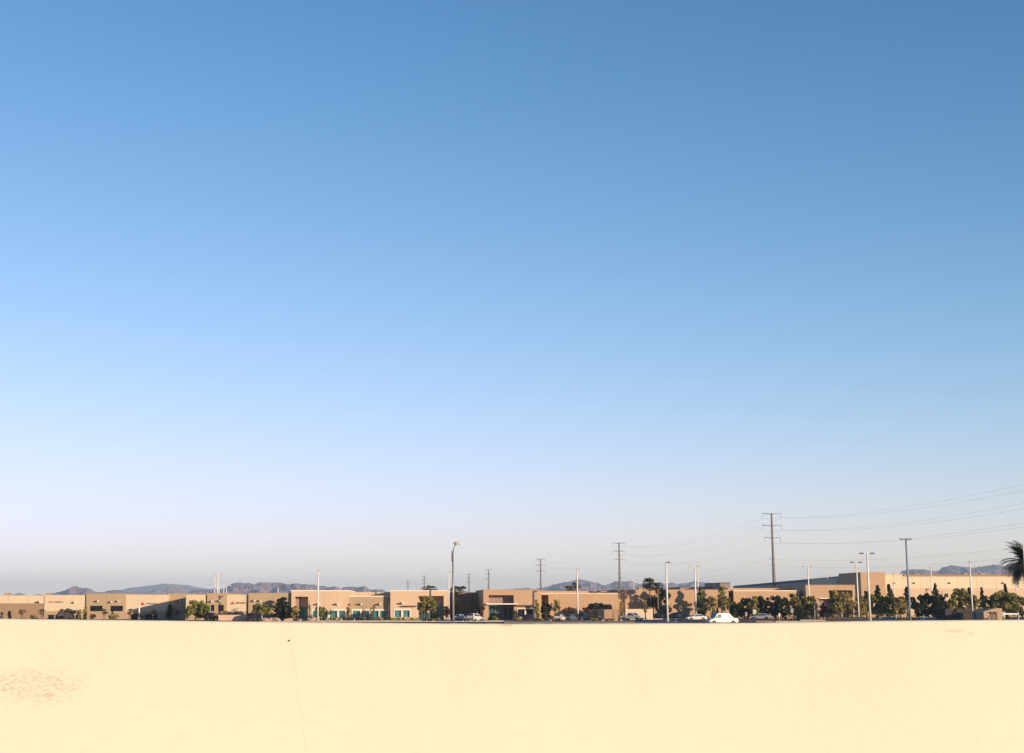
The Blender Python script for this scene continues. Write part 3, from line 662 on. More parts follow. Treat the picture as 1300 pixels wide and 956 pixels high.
T(285,775,8,783,360,'sparse','olive','thin twiggy shrub behind the left end of the salmon wall',cat='shrub',name='shrub',n=300,s=.08)
T(333,766.5,27,780.5,356,'round','sage','green tree on a pale trunk beside the salmon wall',trunk='paletrunk',n=1700,s=.2)
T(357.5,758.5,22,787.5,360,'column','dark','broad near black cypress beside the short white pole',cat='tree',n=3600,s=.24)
T(368.5,769,11,786.5,358,'round','dark','low dark tree filling the gap between cypress and peach office',n=1300)
T(375.5,769.5,11,786,357,'column','olive','olive tree before the notch of teal glass',n=700)
T(393,762.5,6,779,358,'sparse','olive','spindly olive sapling right of the teal glass notch',n=260,s=.08)
T(407,769.5,15,784,352,'round','green','green tree around the foot of the tall white pole by the teal windows',n=1000,s=.17)
T(420,772,13,780,358,'sparse','grey','bare arching tree over the teal windows',n=260,s=.06)
T(441.5,766.5,10,784,357,'sparse','olive','feathery yellow olive tree at the joint of the two teal windowed offices',n=700,s=.10)
T(462,770,11,780,358,'sparse','grey','bare twiggy tree between the two bronze wall lamps',n=200,s=.06)
T(470.5,771,8,785,357,'sparse','olive','thin olive tree before the teal windows of the tan wing',n=420,s=.10)
T(492.5,764,7,785,360,'sparse','grey','slender brown tree in the shaded corner of the tan wing',n=420,s=.09)
T(541.5,758.5,26,779,347,'round','sage','leafy tree before the deep entrance notch',n=2300,s=.19)
T(566,770,12,784,347,'round','redleaf','purple leaved tree left of the street lamp',n=900,s=.15)
shrub(556,784.5,5,344,'lime','lime green tuft left of the purple leaved tree'); shrub(550,785.3,6,344,'lime','lime green tuft below the leafy tree')
shrub(546,786.3,6,338,'redleaf','small red flowering shrub at the foot of the leafy tree')
T(610,771,13,784,352,'sparse','redleaf','dark red shrubby tree against the shaded side wall',n=900,s=.14)
shrub(628,783,10,346,'green','rounded green shrub left of the glazed entrance'); shrub(623,784,7,346,'dark','dark shrub at the corner of the glazed entrance')
shrub(658,785,14,346,'olive','low olive shrub right of the glazed double door'); shrub(684,785,13,344,'lime','bright green low shrub right of the dark parked car')
T(682,761.5,9,784,350,'column','olive','golden olive upright tree right of the two dark windows',n=650,s=.14)
T(694,764,15,785.5,350,'round','dark','dense dark green tree beside the narrow dark recess',n=1700,s=.17)
T(704,762,11,775,352,'sparse','green','open green branches right of the dense dark tree',n=800,s=.16)
T(709,762,6,777,352,'sparse','olive','wispy pale tree beside the open green branches',n=260,s=.09)
T(757,766,24,774,379,'round','dark','dark flat topped tree rising behind the rounded low wall',n=1300,s=.2)
T(770,767.5,15,774,379,'round','dark','small dark tree at the right end of the rounded low wall',n=700,s=.18)
T(721,771,15,784,362,'sparse','redleaf','dim reddish tree in shade before the long peach wall',n=600)
T(742,772,14,784,362,'sparse','redleaf','dim reddish tree left of the rounded low wall',n=600)
shrub(756,785,9,338,'lime','yellow green desert shrub behind the black pickup'); shrub(774,786.2,7,335,'olive','small olive desert shrub on the gravel'); shrub(708,786.6,7,332,'redleaf','small reddish shrub on the gravel bed')
T(788.5,762.5,8,784,356,'column','olive','golden upright tree at the right end of the long peach wall',n=600,s=.14)
T(819.5,762,7,779,362,'sparse','olive','thin golden tree before the bright screen wall',n=450,s=.11)
T(839,746,26,784,383.5,'round','dark','tall dark tree below the pair of fan palms',n=2800,s=.22)
T(829,755,14,772,384,'round','redleaf','reddish dark tree left of the tall dark tree',n=600)
T(865,759,13,778,383,'sparse','green','loose green tree on a thin pale trunk above the striped posts',trunk='paletrunk',n=800,s=.14)
T(889.5,746.5,19,782,383.5,'cone','green','tall pine directly right of the pair of white poles',n=2200,s=.2)
T(902,757,17,776,382,'round','olive','olive tree on a white trunk behind the white van',trunk='paletrunk',n=1000,s=.16)
T(916,744.5,13,771,383.5,'column','green','tall narrow pine behind the middle of the white van',n=1100,s=.17)
T(920,757,21,776,366,'round','olive','broad olive tree above the roof of the white van',trunk='paletrunk',n=1300,s=.16)
# dark row
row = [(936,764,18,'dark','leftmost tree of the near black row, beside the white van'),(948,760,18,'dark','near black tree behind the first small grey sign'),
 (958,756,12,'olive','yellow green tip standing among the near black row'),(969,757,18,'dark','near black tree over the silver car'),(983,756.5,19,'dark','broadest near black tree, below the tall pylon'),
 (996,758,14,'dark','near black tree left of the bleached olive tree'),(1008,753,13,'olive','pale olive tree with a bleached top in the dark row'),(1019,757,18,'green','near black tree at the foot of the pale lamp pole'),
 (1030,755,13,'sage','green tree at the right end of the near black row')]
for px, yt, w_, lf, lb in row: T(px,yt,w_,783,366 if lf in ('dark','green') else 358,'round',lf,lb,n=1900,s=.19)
T(1045,766,15,784,350,'sparse','redleaf','dark reddish shrubby tree under the square opening',n=800)
T(1068,750,28,777,346,'round','olive','large olive tree before the square recessed opening',trunk='paletrunk',n=2400,s=.17)
T(1063,757,16,782,350,'round','sage','green tree tucked left of the large olive tree',n=1200)
T(1093,756,15,783,348,'round','olive','brownish olive tree between the offices and the brown block',n=1100,s=.16)
T(1099,750,9,776,385,'column','dark','dark upright tree at the shaded corner of the brown block',n=700)
T(1113.5,743.5,11,765,372,'cone','dark','dark pine before the brown block, left of two',n=900); T(1128,742,12,765,374,'cone','dark','dark pine before the brown block, right of two',n=900)
T(1113,755,20,782,356,'round','sage','rounded green tree below the left dark pine',n=1500); T(1127,757,22,783,354,'round','green','dense dark tree below the right dark pine',n=2000)
T(1143,757,15,782,350,'round','olive','olive tree just left of the blue grey lamp pole',n=1100); T(1151.5,745.5,9,770,372,'cone','dark','dark pine behind the blue grey lamp pole',n=700)
T(1165,755,17,783,354,'round','dark','near black tree right of the blue grey lamp pole',n=1900); T(1178,753,18,783,354,'round','dark','near black tree left of the slim tall pine',n=2000)
T(1188.5,741.5,10,768,370,'cone','dark','slim tall pine by the white pole before the cream warehouse',n=800); T(1194,755,14,780,352,'round','sage','green tree below the slim tall pine',n=1100)
T(1206,753,18,780,350,'round','sage','green tree with a pale trunk above the dark low building',trunk='paletrunk',n=1500)
T(1219,746.5,19,778,356,'round','sage','broad green tree left of the second white pole',n=1900); T(1230,747,14,770,366,'cone','dark','dark tip directly behind the second white pole',n=700)
T(1236,755,18,781,350,'round','olive','olive tree above the right end of the dark low building',n=1500); T(1246,746.5,7,770,366,'cone','dark','narrow dark conifer above the tan enclosure',n=500)
T(1253,757,19,780,354,'round','olive','golden olive tree behind the tan enclosure',n=1300); T(1276,742,9,765,362,'cone','dark','slender dark conifer top near the right edge',n=600)
T(1279,751,32,778,350,'round','sage','wide green tree under the date palm',n=2800,s=.2); T(1297,756,17,782,352,'round','sage','green tree cut by the right edge of the photo',n=1300)
# understorey shrubs and hedges
def hedge(px0, px1, ytop, Y, d, leafs, label, n, s=.13):
    rng = random.Random(int(px0)); b = MB(); x0, x1 = XX(px0,Y), XX(px1,Y); h = ZZ(ytop,Y); t = thing('hedge', ((x0+x1)/2,Y,0), label, 'hedge')
    k = int((x1-x0)/.8)
    for i in range(k):
        x = x0+(x1-x0)*(i+.5)/k; q = rng.uniform(.75,1.1)
        leaf_blob(b, rng, Vector((x+jit(rng,.2), Y+jit(rng,d), h*.5*q)), (.65,.6,h*.5*q), n, s, rng.choice((0,1,2)))
    b.build('foliage', M[leafs], t)
hedge(406,500,783.0,350,.6,'dark','long dark clipped hedge below the teal windows',60)
hedge(497,531,783.2,349,.6,'green','green hedge below the pair of teal windows beside the leafy tree',60)
hedge(404,442,786.6,343,.3,'lime','low lime green planting left of centre at the kerb',26,.1)
hedge(486,532,786.4,343,.3,'lime','low yellow green planting before the peach office',26,.1)
hedge(752,786,785.2,356,.3,'dark','thin dark hedge at the foot of the rounded low wall',40)
hedge(850,900,781.5,383,.6,'dark','dark hedge behind the white sedan',50)
hedge(930,1020,777,360,1.5,'dark','dark undergrowth below the near black row of trees',70,.17)
hedge(1020,1100,778.5,352,1.2,'olive','olive undergrowth below the large olive tree',40,.15)
hedge(1100,1200,776.5,351,1.2,'olive','dry olive undergrowth behind the two navy cars',45,.15)
hedge(1240,1320,777,348,1.2,'dark','dark undergrowth behind the white barrier at the right edge',50,.15)
hedge(60,110,784.5,374,.5,'dark','thin dark hedge before the cream block with lettering',25)
# fan palms
def frond_fan(b, rng, c, az, el, L_, mi):
    d = Vector((math.cos(az)*math.cos(el), math.sin(az)*math.cos(el), math.sin(el))); side = d.cross(Vector((0,0,1))).normalized(); up = side.cross(d)
    base = c+d*L_*.45; b.tube([c, base], [.03,.02], 4, mi)
    for k in range(-4, 5):
        a = k*.30; q = d*math.cos(a)+side*math.sin(a); tip = base+q*L_*.62*(1-.05*abs(k))+Vector((0,0,-L_*.16*(1+abs(k)*.12))); s_ = side*.055*L_
        mid = base+q*L_*.36
        b.quad(base-s_*.3, mid-s_, tip, mid+s_, mi)
def fan_palm(px, ycrown, Y, rad, label, group, n=26, tr=.16):
    rng = random.Random(int(px*7)); x = XX(px,Y,ycrown); zc = ZZ(ycrown,Y); t = thing('fan_palm', (x,Y,0), label, 'palm', group)
    b = MB(); k = 9; b.tube([(x+jit(rng,.03),Y,zc*i/k) for i in range(k+1)], [tr*(1.35 if i == 0 else 1+.08*(i%2)) for i in range(k+1)], 8); b.build('trunk', M['palmtrunk'], t)
    b = MB(); c = Vector((x,Y,zc))
    for i in range(int(n*.75)): frond_fan(b, rng, c, rng.uniform(0,6.28), rng.uniform(-.35,1.0), rad*rng.uniform(.75,1.2), 0)
    for i in range(n//2): frond_fan(b, rng, c, rng.uniform(0,6.28), rng.uniform(-1.3,-.4), rad*rng.uniform(.6,.8), 1)
    b.build('crown', [M['palm'],M['palmdry']], t)
gp = 'small fan palms before the left buildings'
for px, lb in ((28,'small fan palm below the thin dark lamp post'),(53,'small fan palm where the brown wall ends'),(100,'small fan palm by the dark ground windows of the cream block'),
               (132.5,'small fan palm between the two wide dark windows'),(165,'small fan palm left of the short pale post'),(194.5,'small fan palm below the red emblem in shadow'),(225,'small sunlit fan palm in front of the darkest wall'),(236,'tiny pale palm at the foot of the big green tree')):
    fan_palm(px, 776.8 if px != 236 else 781, 368 if px != 236 else 356, 1.05 if px != 236 else .6, lb, gp, n=22)
gp = 'tall fan palms behind the offices'
fan_palm(576.5,751.5,384,1.75,'left palm of the tall pair beside the street lamp',gp,34); fan_palm(584,750.5,381,1.9,'right palm of the tall pair beside the street lamp',gp,34)
fan_palm(541,748.6,430,1.8,'left of two palm heads above the peach office roof',gp,30); fan_palm(549.5,749.2,430,1.7,'right of two palm heads above the peach office roof',gp,30)
fan_palm(731.5,743.5,440,1.5,'palm head directly behind the white pole on the long peach wall',gp,30); fan_palm(721.5,748.5,440,1.5,'low palm head left of the white pole on the long peach wall',gp,30); fan_palm(726,749,440,1.0,'smallest palm head behind the long peach wall',gp,24)
fan_palm(825,742,383.5,2.1,'spreading fan palm head over the peach roof, left of a pair',gp,40); fan_palm(835,746,380,1.7,'fan palm head merged with the tall dark tree',gp,36)
# date palm at the right edge
Yp = 190; c = PT(1302, 713, Yp); t = thing('date_palm', (c.x,Yp,0), 'large dark feathery date palm cut by the right edge', 'palm')
b = MB(); k = 12; b.tube([(c.x,Yp,c.z*i/k) for i in range(k+1)], [.30+.03*(i%2) for i in range(k+1)], 10); b.build('trunk', M['palmtrunk'], t)
b = MB(); rng = random.Random(77)
for i in range(150):
    az = rng.uniform(0,6.28); el = rng.uniform(-.85,1.2); L_ = rng.uniform(2.7,3.4); pts = []
    d = Vector((math.cos(az),math.sin(az),0)); p = c.copy()
    for j in range(11):
        u = j/10; e = el-u*u*.7-.1*u; p = p+(d*math.cos(e)+Vector((0,0,math.sin(e))))*L_/10 if j else p; pts.append(p.copy())
    b.tube(pts, [.035-.0028*j for j in range(11)], 4)
    for j in range(2, 11):
        for h_ in (0,.5):
            q = pts[j]*(1-h_*.5)+pts[j-1]*(h_*.5); dd = (pts[j]-pts[j-1]).normalized(); sd_ = dd.cross(Vector((0,0,1)))
            if sd_.length < .1: sd_ = Vector((-d.y,d.x,0))
            sd_.normalize()
            for sg in (-1,1):
                ll = .8*math.sin(math.pi*(.12+.85*j/11))+.12; tip = q+sd_*sg*ll*.75+dd*ll*.7+Vector((0,0,-.05-.08*rng.random())); b.tri(q-dd*.055, q+dd*.055, tip)
b.build('crown', M['palmdark'], t)
# ---------------------------------------------------------------- poles
def lamp_post(px, ytop, Y, label, heads=2, w_=.11, m='poleW', group='parking lot lamp posts', hw=.8, hm=None, base=True, square=False):
    p = PT(px, ytop, Y); t = thing('lamp_post', (p.x,Y,0), label, 'lamp post', group)
    b = MB(); b.tube([(p.x,Y,.5),(p.x,Y,p.z-.05)], [w_*1.15,w_*.8], 10); b.build('pole', M[m], t)
    if base: b = MB(); b.tube([(p.x,Y,-.05),(p.x,Y,.75)], .30, 12); b.build('base', M['conc'], t)
    if heads:
        b = MB(); b.box(p.x-(hw+.1 if heads > 1 else .05), p.x+hw+.1, Y-.05, Y+.05, p.z-.14, p.z-.04); b.build('arm', M[m], t)
        for s_ in ((-1,1) if heads > 1 else (1,)):
            b = MB(); x = p.x+s_*(hw+.1); b.box(x-.38, x+.38, Y-.28, Y+.28, p.z-.16, p.z+.06); b.box(x-.28, x+.28, Y-.2, Y+.2, p.z-.19, p.z-.161); b.build('lamp_head', M[hm or 'head'], t)
    return t
lamp_post(272.8,734,402,'second tallest white post of the left cluster, left of the tallest',2,.14,hm='headG'); lamp_post(276.6,728.6,384,'tallest white post of the cluster left of the salmon wall',2,.19,hm='headG')
lamp_post(278.6,745,470,'short distant post inside the cluster left of the salmon wall',0,.12); lamp_post(284.2,742.5,398,'thin white post left above the salmon wall',1,.13,hm='headG'); lamp_post(287.6,743.2,392,'thin white post with one head right above the salmon wall',1,.12,hm='headG')
lamp_post(353,746.5,374,'short plain white post before the cypress',0,.15); lamp_post(404,723.5,338,'tall headless white pole before the teal windows',1,.17,hw=.1,hm='headG')
lamp_post(432.5,745.5,500,'distant pole tip above the peach office roof',0,.10); lamp_post(569.6,725.5,357.5,'slim white pole beside the thick street lamp',1,.16,hw=.15,hm='headG')
lamp_post(732.6,722.5,352,'white pole before the long peach wall',1,.17,hw=.15,hm='headG'); lamp_post(804.6,735.5,520,'small distant pole above the peach roof left of the palms',2,.15,hm='headG')
lamp_post(845.6,713.5,330,'tall pale lamp post left of the white sedan',1,.20,hw=.35); lamp_post(881.8,718.2,372,'left pole of the pair standing behind the white sedan',2,.20,hm='headG'); lamp_post(885.4,720.5,388,'right pole of the pair standing behind the white sedan',0,.15)
lamp_post(1025.5,718.2,366,'pale lamp post at the end of the dark tree row',2,.17,hm='headG'); lamp_post(1050.2,730.5,480,'small distant lamp post above the square opening office',2,.16,hm='headG'); lamp_post(1087,713.5,345,'lamp post between the peach office and the brown block',2,.17)
lamp_post(1100.6,702.2,300,'tall white lamp post with twin flat heads before the brown block',2,.20,hw=.95); lamp_post(1150,684,232,'blue grey lamp post, tallest at the right',2,.16,'poleG',hm='poleG',hw=.35)
lamp_post(1134,728,408,'thin post at the left end of the cream warehouse',1,.12,hw=.2,hm='headG'); lamp_post(1181.4,720.5,382,'white post before the cream warehouse by the slim pine',1,.17,hw=.15,hm='headG'); lamp_post(1200.6,739,425,'faint short post before the cream warehouse',0,.07)
lamp_post(1230.8,712.6,342,'white post with a small head above the far mountains at right',1,.17,hw=.1,hm='headG'); lamp_post(1248.6,740.5,425,'faint short post right of the small headed white post',0,.07); lamp_post(1289,727.5,415,'white post below the date palm fronds',1,.14,hw=.1,hm='headG')
lamp_post(1298.8,689.5,180,'pale yellow post before the date palm at the right edge',0,.085)
lamp_post(177,765.5,372,'short pale post before the shaded wall',0,.20); lamp_post(30,761.2,392,'thin dark lamp post at far left',2,.12,'head',hw=.35); lamp_post(318.4,760.5,372,'small dark twin headed lamp beside the cream block',2,.09,'head',hw=.5)
# street lamp with a curved arm
Y = 248; p = PT(575, 700, Y); top = PT(577.6, 691, Y); t = thing('street_lamp', (p.x,Y,0), 'thick galvanised street lamp with a curved arm, left of centre', 'street lamp')
b = MB(); b.tube([(p.x,Y,.1),(p.x,Y,p.z-1)], [.20,.135], 14); b.build('pole', M['galv'], t)
b = MB(); b.tube([(p.x,Y,-.05),(p.x,Y,.1)], .35, 12); b.build('base', M['conc'], t)
b = MB(); b.tube([(p.x-.16,Y-.1,p.z-1.6),(p.x-.16,Y-.1,p.z+.1)], .075, 8); b.build('bracket', M['head'], t)
b = MB(); b.tube([(p.x,Y,p.z-1),(p.x+.06,Y-.2,p.z+.1),(p.x+.2,Y-.9,p.z+.8),(top.x,Y-1.6,top.z+.05)], [.10,.08,.06,.05], 8); b.build('arm', M['galv'], t)
b = MB(); hx = top.x+.25
for i in range(1): b.tube([(hx-.5,Y-1.7,top.z+.05),(hx-.2,Y-1.7,top.z+.12),(hx+.25,Y-1.75,top.z+.08),(hx+.55,Y-1.8,top.z-.04)], [.10,.24,.26,.10], 12)
hd = b.build('lamp_head', M['headG'], t)
b = MB(); b.tube([(hx,Y-1.75,top.z-.38),(hx,Y-1.75,top.z-.12)], [.14,.24], 12); b.build('lens', M['lens'], hd)
# ---------------------------------------------------------------- pylons and wires
g = 'steel transmission poles receding to the left'
TW = [(979.4,651.5,'tallest steel transmission pole, right of centre with three long crossarms'),(785.8,689,'second tallest transmission pole, above the long peach wall'),(686.2,709.5,'transmission pole above the tan office entrance'),
      (620.3,723,'small transmission pole right of the two tall palms'),(595.4,729,'smaller transmission pole nearest the two tall palms'),(538.6,731,'faint transmission pole above the left palm heads'),(518,737.2,'smallest faint transmission pole above the peach office')]
arms = []
for i, (px, yt, lb) in enumerate(TW):
    Yt = 36*1978/(765-yt); p = PT(px, yt, Yt); t = thing('transmission_pole', (p.x,Yt,0), lb, 'pylon', g)
    r = 1.0+.15*min(i, 4)
    b = MB(); b.tube([(p.x,Yt,-.1),(p.x,Yt,p.z)], [.82*r,.34*r], 12); b.build('shaft', M['steel'], t)
    A = []
    for zz, L_ in ((p.z-.4,3.9),(p.z-5.2,3.9),(p.z-10.1,3.4)):
        b = MB(); b.tube([(p.x-L_,Yt,zz+.35),(p.x,Yt,zz),(p.x+L_,Yt,zz+.35)], [(.10 if i < 2 else .17)*r,.2*r,(.10 if i < 2 else .17)*r], 6); ar = b.build('crossarm', M['steel'], t)
        for sg in (-1,1):
            e = Vector((p.x+sg*L_*.96,Yt,zz-1.6)); b = MB(); b.tube([(e.x,Yt,zz+.25),(e.x,Yt,zz-1.6)], [.07*r,.05*r], 5)
            if i < 3: b.build('insulator', M['steel'], ar)
            A.append(e)
    for zz in (p.z-18.5, p.z-21):
        b = MB(); b.tube([(p.x-1.7,Yt,zz+.15),(p.x+(.3 if i == 0 else 1.5),Yt,zz)], [.09,.12], 6); b.build('small_arm', M['steel'], t); A.append(Vector((p.x-1.6,Yt,zz+.1)))
    arms.append(A)
d0 = arms[0][0]-arms[1][0]
near = [a+Vector((22,-312,0)) for a in arms[0]]
for k in range(8):
    chain = [near[k]]+[A[k] for A in arms]; pts = []
    for j, (a, c) in enumerate(zip(chain, chain[1:])):
        ns = 22 if j < 2 else 10; sag = 4.6*(1 if k < 6 else .8)
        for q in range(ns):
            u = q/ns; pts.append(a.lerp(c, u)-Vector((0,0,4*sag*u*(1-u))))
    pts.append(chain[-1]); b = MB(); b.tube(pts, .017, 4)
    nm = ['top left','top right','middle left','middle right','third left','third right','upper low','lowest'][k]
    tag(b.build('power_line', M['wire'], origin=tuple(near[k])), f'thin overhead wire on the {nm} arm ends of the transmission poles', 'power line', 'overhead wires')
# ---------------------------------------------------------------- vehicles
def vehicle(name, label, cat, loc, head, st, W, wheels, pm, glass, rearglass=None, windsh=None, tum=.22, group='parked vehicles', lamps=True, trim=True, wr=.33):
    """st: stations (x, zbottom, zbelt, zroof); heading: +x is the nose, rotated by head. glass: side window spans (x0,x1)"""
    t = thing(name, loc, label, cat, group); t.rotation_euler = (0,0,head)
    ROOTS[t.name] = Vector((0,0,0))
    hw = W/2
    def sec(x, zb, zl, zr):
        rw = hw*(1-tum*min(1,(zr-zl)/.55)) if zr > zl+.02 else hw*.94
        return [(hw*.90,zb),(hw,zb+.18),(hw,zl-.12),(hw*.965,zl),(rw,zr-.05 if zr > zl+.02 else zl+.02),(rw*.82,zr),(0,zr+.03)]
    b = MB(); rings = []
    for s_ in st:
        pr = sec(*s_); ring = [(s_[0],y,z) for y, z in pr]+[(s_[0],-y,z) for y, z in pr[-2::-1]]; rings.append(len(b.v)); b.v += ring; n = len(ring)
    for a, c in zip(rings, rings[1:]):
        for k in range(n-1): b.f.append((a+k, c+k, c+k+1, a+k+1)); b.m.append(0); b.sm.append(False)
        b.f.append((a+n-1, c+n-1, c, a)); b.m.append(0); b.sm.append(False)
    b.f.append(tuple(rings[0]+k for k in range(n))[::-1]); b.f.append(tuple(rings[-1]+k for k in range(n))); b.m += [0,0]; b.sm += [False,False]
    body = b.build('body', pm, t)
    def at(x):
        for p, q in zip(st, st[1:]):
            if p[0] <= x <= q[0]:
                u = (x-p[0])/max(1e-6,(q[0]-p[0])); return [p[i]+(q[i]-p[i])*u for i in range(4)]
        return list(st[-1])
    for (xa, xb) in glass:
        for sg in (-1,1):
            g = MB(); pa, pb = at(xa), at(xb); L = []
            for pp in (pa, pb):
                s2 = sec(*pp); (y1,z1), (y2,z2) = s2[3], s2[4]
                L.append(((pp[0], sg*(y1+(y2-y1)*.12+.012), z1+(z2-z1)*.12), (pp[0], sg*(y1+(y2-y1)*.88+.012), z1+(z2-z1)*.88)))
            g.quad(L[0][0], L[1][0], L[1][1], L[0][1]); g.build('side_window', M['carglass'], t)
    for nm, rg in (('windscreen', windsh), ('rear_window', rearglass)):
        if rg:
            xa, xb = rg; pa, pb = at(xa), at(xb); d = .015 if nm == 'windscreen' else -.015
            g = MB(); ya, yb = sec(*pa)[5][0]*.98, sec(*pb)[5][0]*.98
            za, zb_ = pa[3]+.035, pb[3]+.035
            g.quad((xa+d,-ya,za+.01),(xb+d,-yb,zb_+.01),(xb+d,yb,zb_+.01),(xa+d,ya,za+.01)); g.build(nm, M['carglass'], t)
    for x in wheels:
        for sg in (-1,1):
            y = sg*(hw-.09); a = MB(); a.tube([(x,y-sg*.12,wr),(x,y+sg*.105,wr)], wr+.06, 16); 
            arch = a.build('wheel_arch', M['bumper'], t)
            wb = MB(); wb.tube([(x,y-sg*.11,wr),(x,y+sg*.12,wr)], wr, 18); wh = wb.build('wheel', M['tyre'], t)
            rb = MB(); rb.tube([(x,y+sg*.10,wr),(x,y+sg*.135,wr)], wr*.5, 12); rb.build('rim', M['rim'], wh)
    x0, x1 = st[0][0], st[-1][0]; zf = (st[-1][1]+st[-1][2])/2; zr_ = (st[0][1]+st[0][2])/2
    if lamps:
        for sg in (-1,1):
            l = MB(); l.box(x1-.03, x1+.02, sg*hw*.72-.17, sg*hw*.72+.17, zf+.02, zf+.18); l.build('headlight', M['headlamp'], t)
            l = MB(); l.box(x0-.02, x0+.03, sg*hw*.8-.12, sg*hw*.8+.12, zr_+.05, zr_+.32); l.build('tail_light', M['tail'], t)
    l = MB(); l.box(x0-.06, x0+.1, -hw*.88, hw*.88, st[0][1]-.04, st[0][1]+.20); l.box(x1-.1, x1+.06, -hw*.88, hw*.88, st[-1][1]-.04, st[-1][1]+.20); l.build('bumper', M['bumper'] if trim else pm, t)
    return t
SED = [(-2.3,.42,.78,.79),(-2.15,.28,.92,.93),(-1.75,.25,.95,1.00),(-.95,.25,.93,1.40),(-.1,.25,.91,1.44),(.45,.25,.90,1.36),(1.15,.25,.88,.93),(2.0,.27,.76,.78),(2.3,.40,.62,.63)]
SUV = [(-2.2,.50,1.02,1.05),(-2.12,.36,1.06,1.18),(-1.85,.34,1.08,1.66),(-.6,.34,1.06,1.74),(.3,.34,1.04,1.70),(1.05,.34,1.02,1.10),(1.95,.36,.92,.95),(2.2,.48,.78,.80)]
PICK = [(-2.7,.55,.98,1.0),(-2.62,.42,1.08,1.10),(-1.0,.42,1.08,1.10),(-.92,.42,1.08,1.14),(-.75,.42,1.10,1.74),(.35,.42,1.10,1.78),(.55,.42,1.08,1.70),(1.15,.42,1.06,1.14),(2.3,.44,1.0,1.03),(2.6,.52,.85,.87)]
HAT = [(-1.95,.45,.95,.97),(-1.88,.30,1.0,1.10),(-1.55,.28,.98,1.44),(-.3,.27,.95,1.50),(.4,.27,.93,1.42),(1.05,.27,.90,.97),(1.7,.29,.78,.80),(1.95,.42,.66,.67)]
VAN = [(-2.75,.55,1.05,1.08),(-2.70,.42,1.22,1.24),(-1.95,.42,1.24,1.27),(-1.75,.42,1.26,1.42),(-1.15,.42,1.28,2.06),(-.2,.42,1.16,2.12),(1.1,.42,1.12,2.08),(1.35,.42,1.12,1.98),(1.95,.42,1.10,1.22),(2.62,.44,1.04,1.08),(2.85,.55,.80,.82)]
PI = math.pi
def L_(px, Y): return (XX(px,Y,785), Y, .004)
def L2(px, Y, z): q = L_(px,Y); return (q[0],q[1],z)
vehicle('van', 'white work van with a low stepped tail driving before the tree row', 'van', L_(916.6,283), PI+.24, VAN, 1.95, (-1.75,2.0), M['pwhite'], [(.55,1.25),(1.3,1.8)], None, (1.38,1.92), tum=.10, trim=False, wr=.38)
vehicle('sedan', 'white sedan facing left below the pair of poles', 'car', L_(883.7,352), PI+.14, SED, 1.8, (-1.4,1.42), M['pwhite'], [(-1.35,-.45),(-.38,.75)], (-1.7,-1.0), (.5,1.1), trim=False)
vehicle('pickup_truck', 'white pickup truck parked before the bright screen wall', 'pickup', L_(803,348), R(-38), PICK, 1.9, (-1.65,1.65), M['pwhite'], [(-.68,-.2),(-.15,.85)], (-.93,-.77), (.58,1.12), wr=.38)
vehicle('pickup_truck', 'black pickup truck parked before the shaded peach wall', 'pickup', L_(741,350), R(40), PICK, 1.9, (-1.65,1.65), M['pblack'], [(-.68,-.2),(-.15,.85)], (-.93,-.77), (.58,1.12), wr=.38)
vehicle('sedan', 'dark grey car parked left of the black pickup', 'car', L_(724,345), R(62), SED, 1.8, (-1.4,1.42), M['pgrey'], [(-1.35,-.45),(-.38,.75)], (-1.7,-1.0), (.5,1.1))
vehicle('hatchback', 'white hatchback seen from behind, left of the dark grey car', 'car', L_(710.5,338), R(68), HAT, 1.75, (-1.2,1.22), M['pwhite'], [(-1.2,-.4),(-.34,.75)], (-1.85,-1.57), (.42,1.0))
vehicle('sport_utility_vehicle', 'black parked car below the two dark windows of the tan office', 'car', L_(670.5,340), R(72), SED, 1.8, (-1.4,1.42), M['pblack'], [(-1.35,-.45),(-.38,.75)], (-1.7,-1.0), (.5,1.1))
vehicle('sport_utility_vehicle', 'white parked vehicle right of centre palms, with a pale rear window', 'car', L_(602.5,334), R(60), SUV, 1.9, (-1.4,1.4), M['pwhite'], [(-1.6,-.7),(-.6,.7)], (-2.1,-1.87), (.35,1.0))
vehicle('sport_utility_vehicle', 'silver parked vehicle between the street lamp and the white one', 'car', L_(583.5,337), R(66), HAT, 1.8, (-1.2,1.22), M['psilver'], [(-1.2,-.4),(-.34,.75)], (-1.85,-1.57), (.42,1.0))
vehicle('sedan', 'dark green sedan parked in shade right of the bright screen wall', 'car', L2(836,380.9,.13), PI, SED, 1.8, (-1.4,1.42), M['pgreen'], [(-1.35,-.45),(-.38,.75)], (-1.7,-1.0), (.5,1.1))
vehicle('sedan', 'dark green sedan parked behind the tall pale lamp post', 'car', L2(856,381.2,.13), PI, SED, 1.8, (-1.4,1.42), M['pgreen'], [(-1.35,-.45),(-.38,.75)], (-1.7,-1.0), (.5,1.1))
vehicle('sedan', 'silver car below the near black trees', 'car', L2(967,356,.13), R(150), SED, 1.8, (-1.4,1.42), M['psilver'], [(-1.35,-.45),(-.38,.75)], (-1.7,-1.0), (.5,1.1))
vehicle('sedan', 'navy car roof just showing above the wall, left of the blue grey post', 'car', L_(1124,286), PI, SED, 1.8, (-1.4,1.42), M['pnavy'], [(-1.35,-.45),(-.38,.75)], (-1.7,-1.0), (.5,1.1))
vehicle('sedan', 'navy car roof just showing above the wall, right of the blue grey post', 'car', L_(1183,278), 0, SED, 1.8, (-1.4,1.42), M['pnavy'], [(-1.35,-.45),(-.38,.75)], (-1.7,-1.0), (.5,1.1))
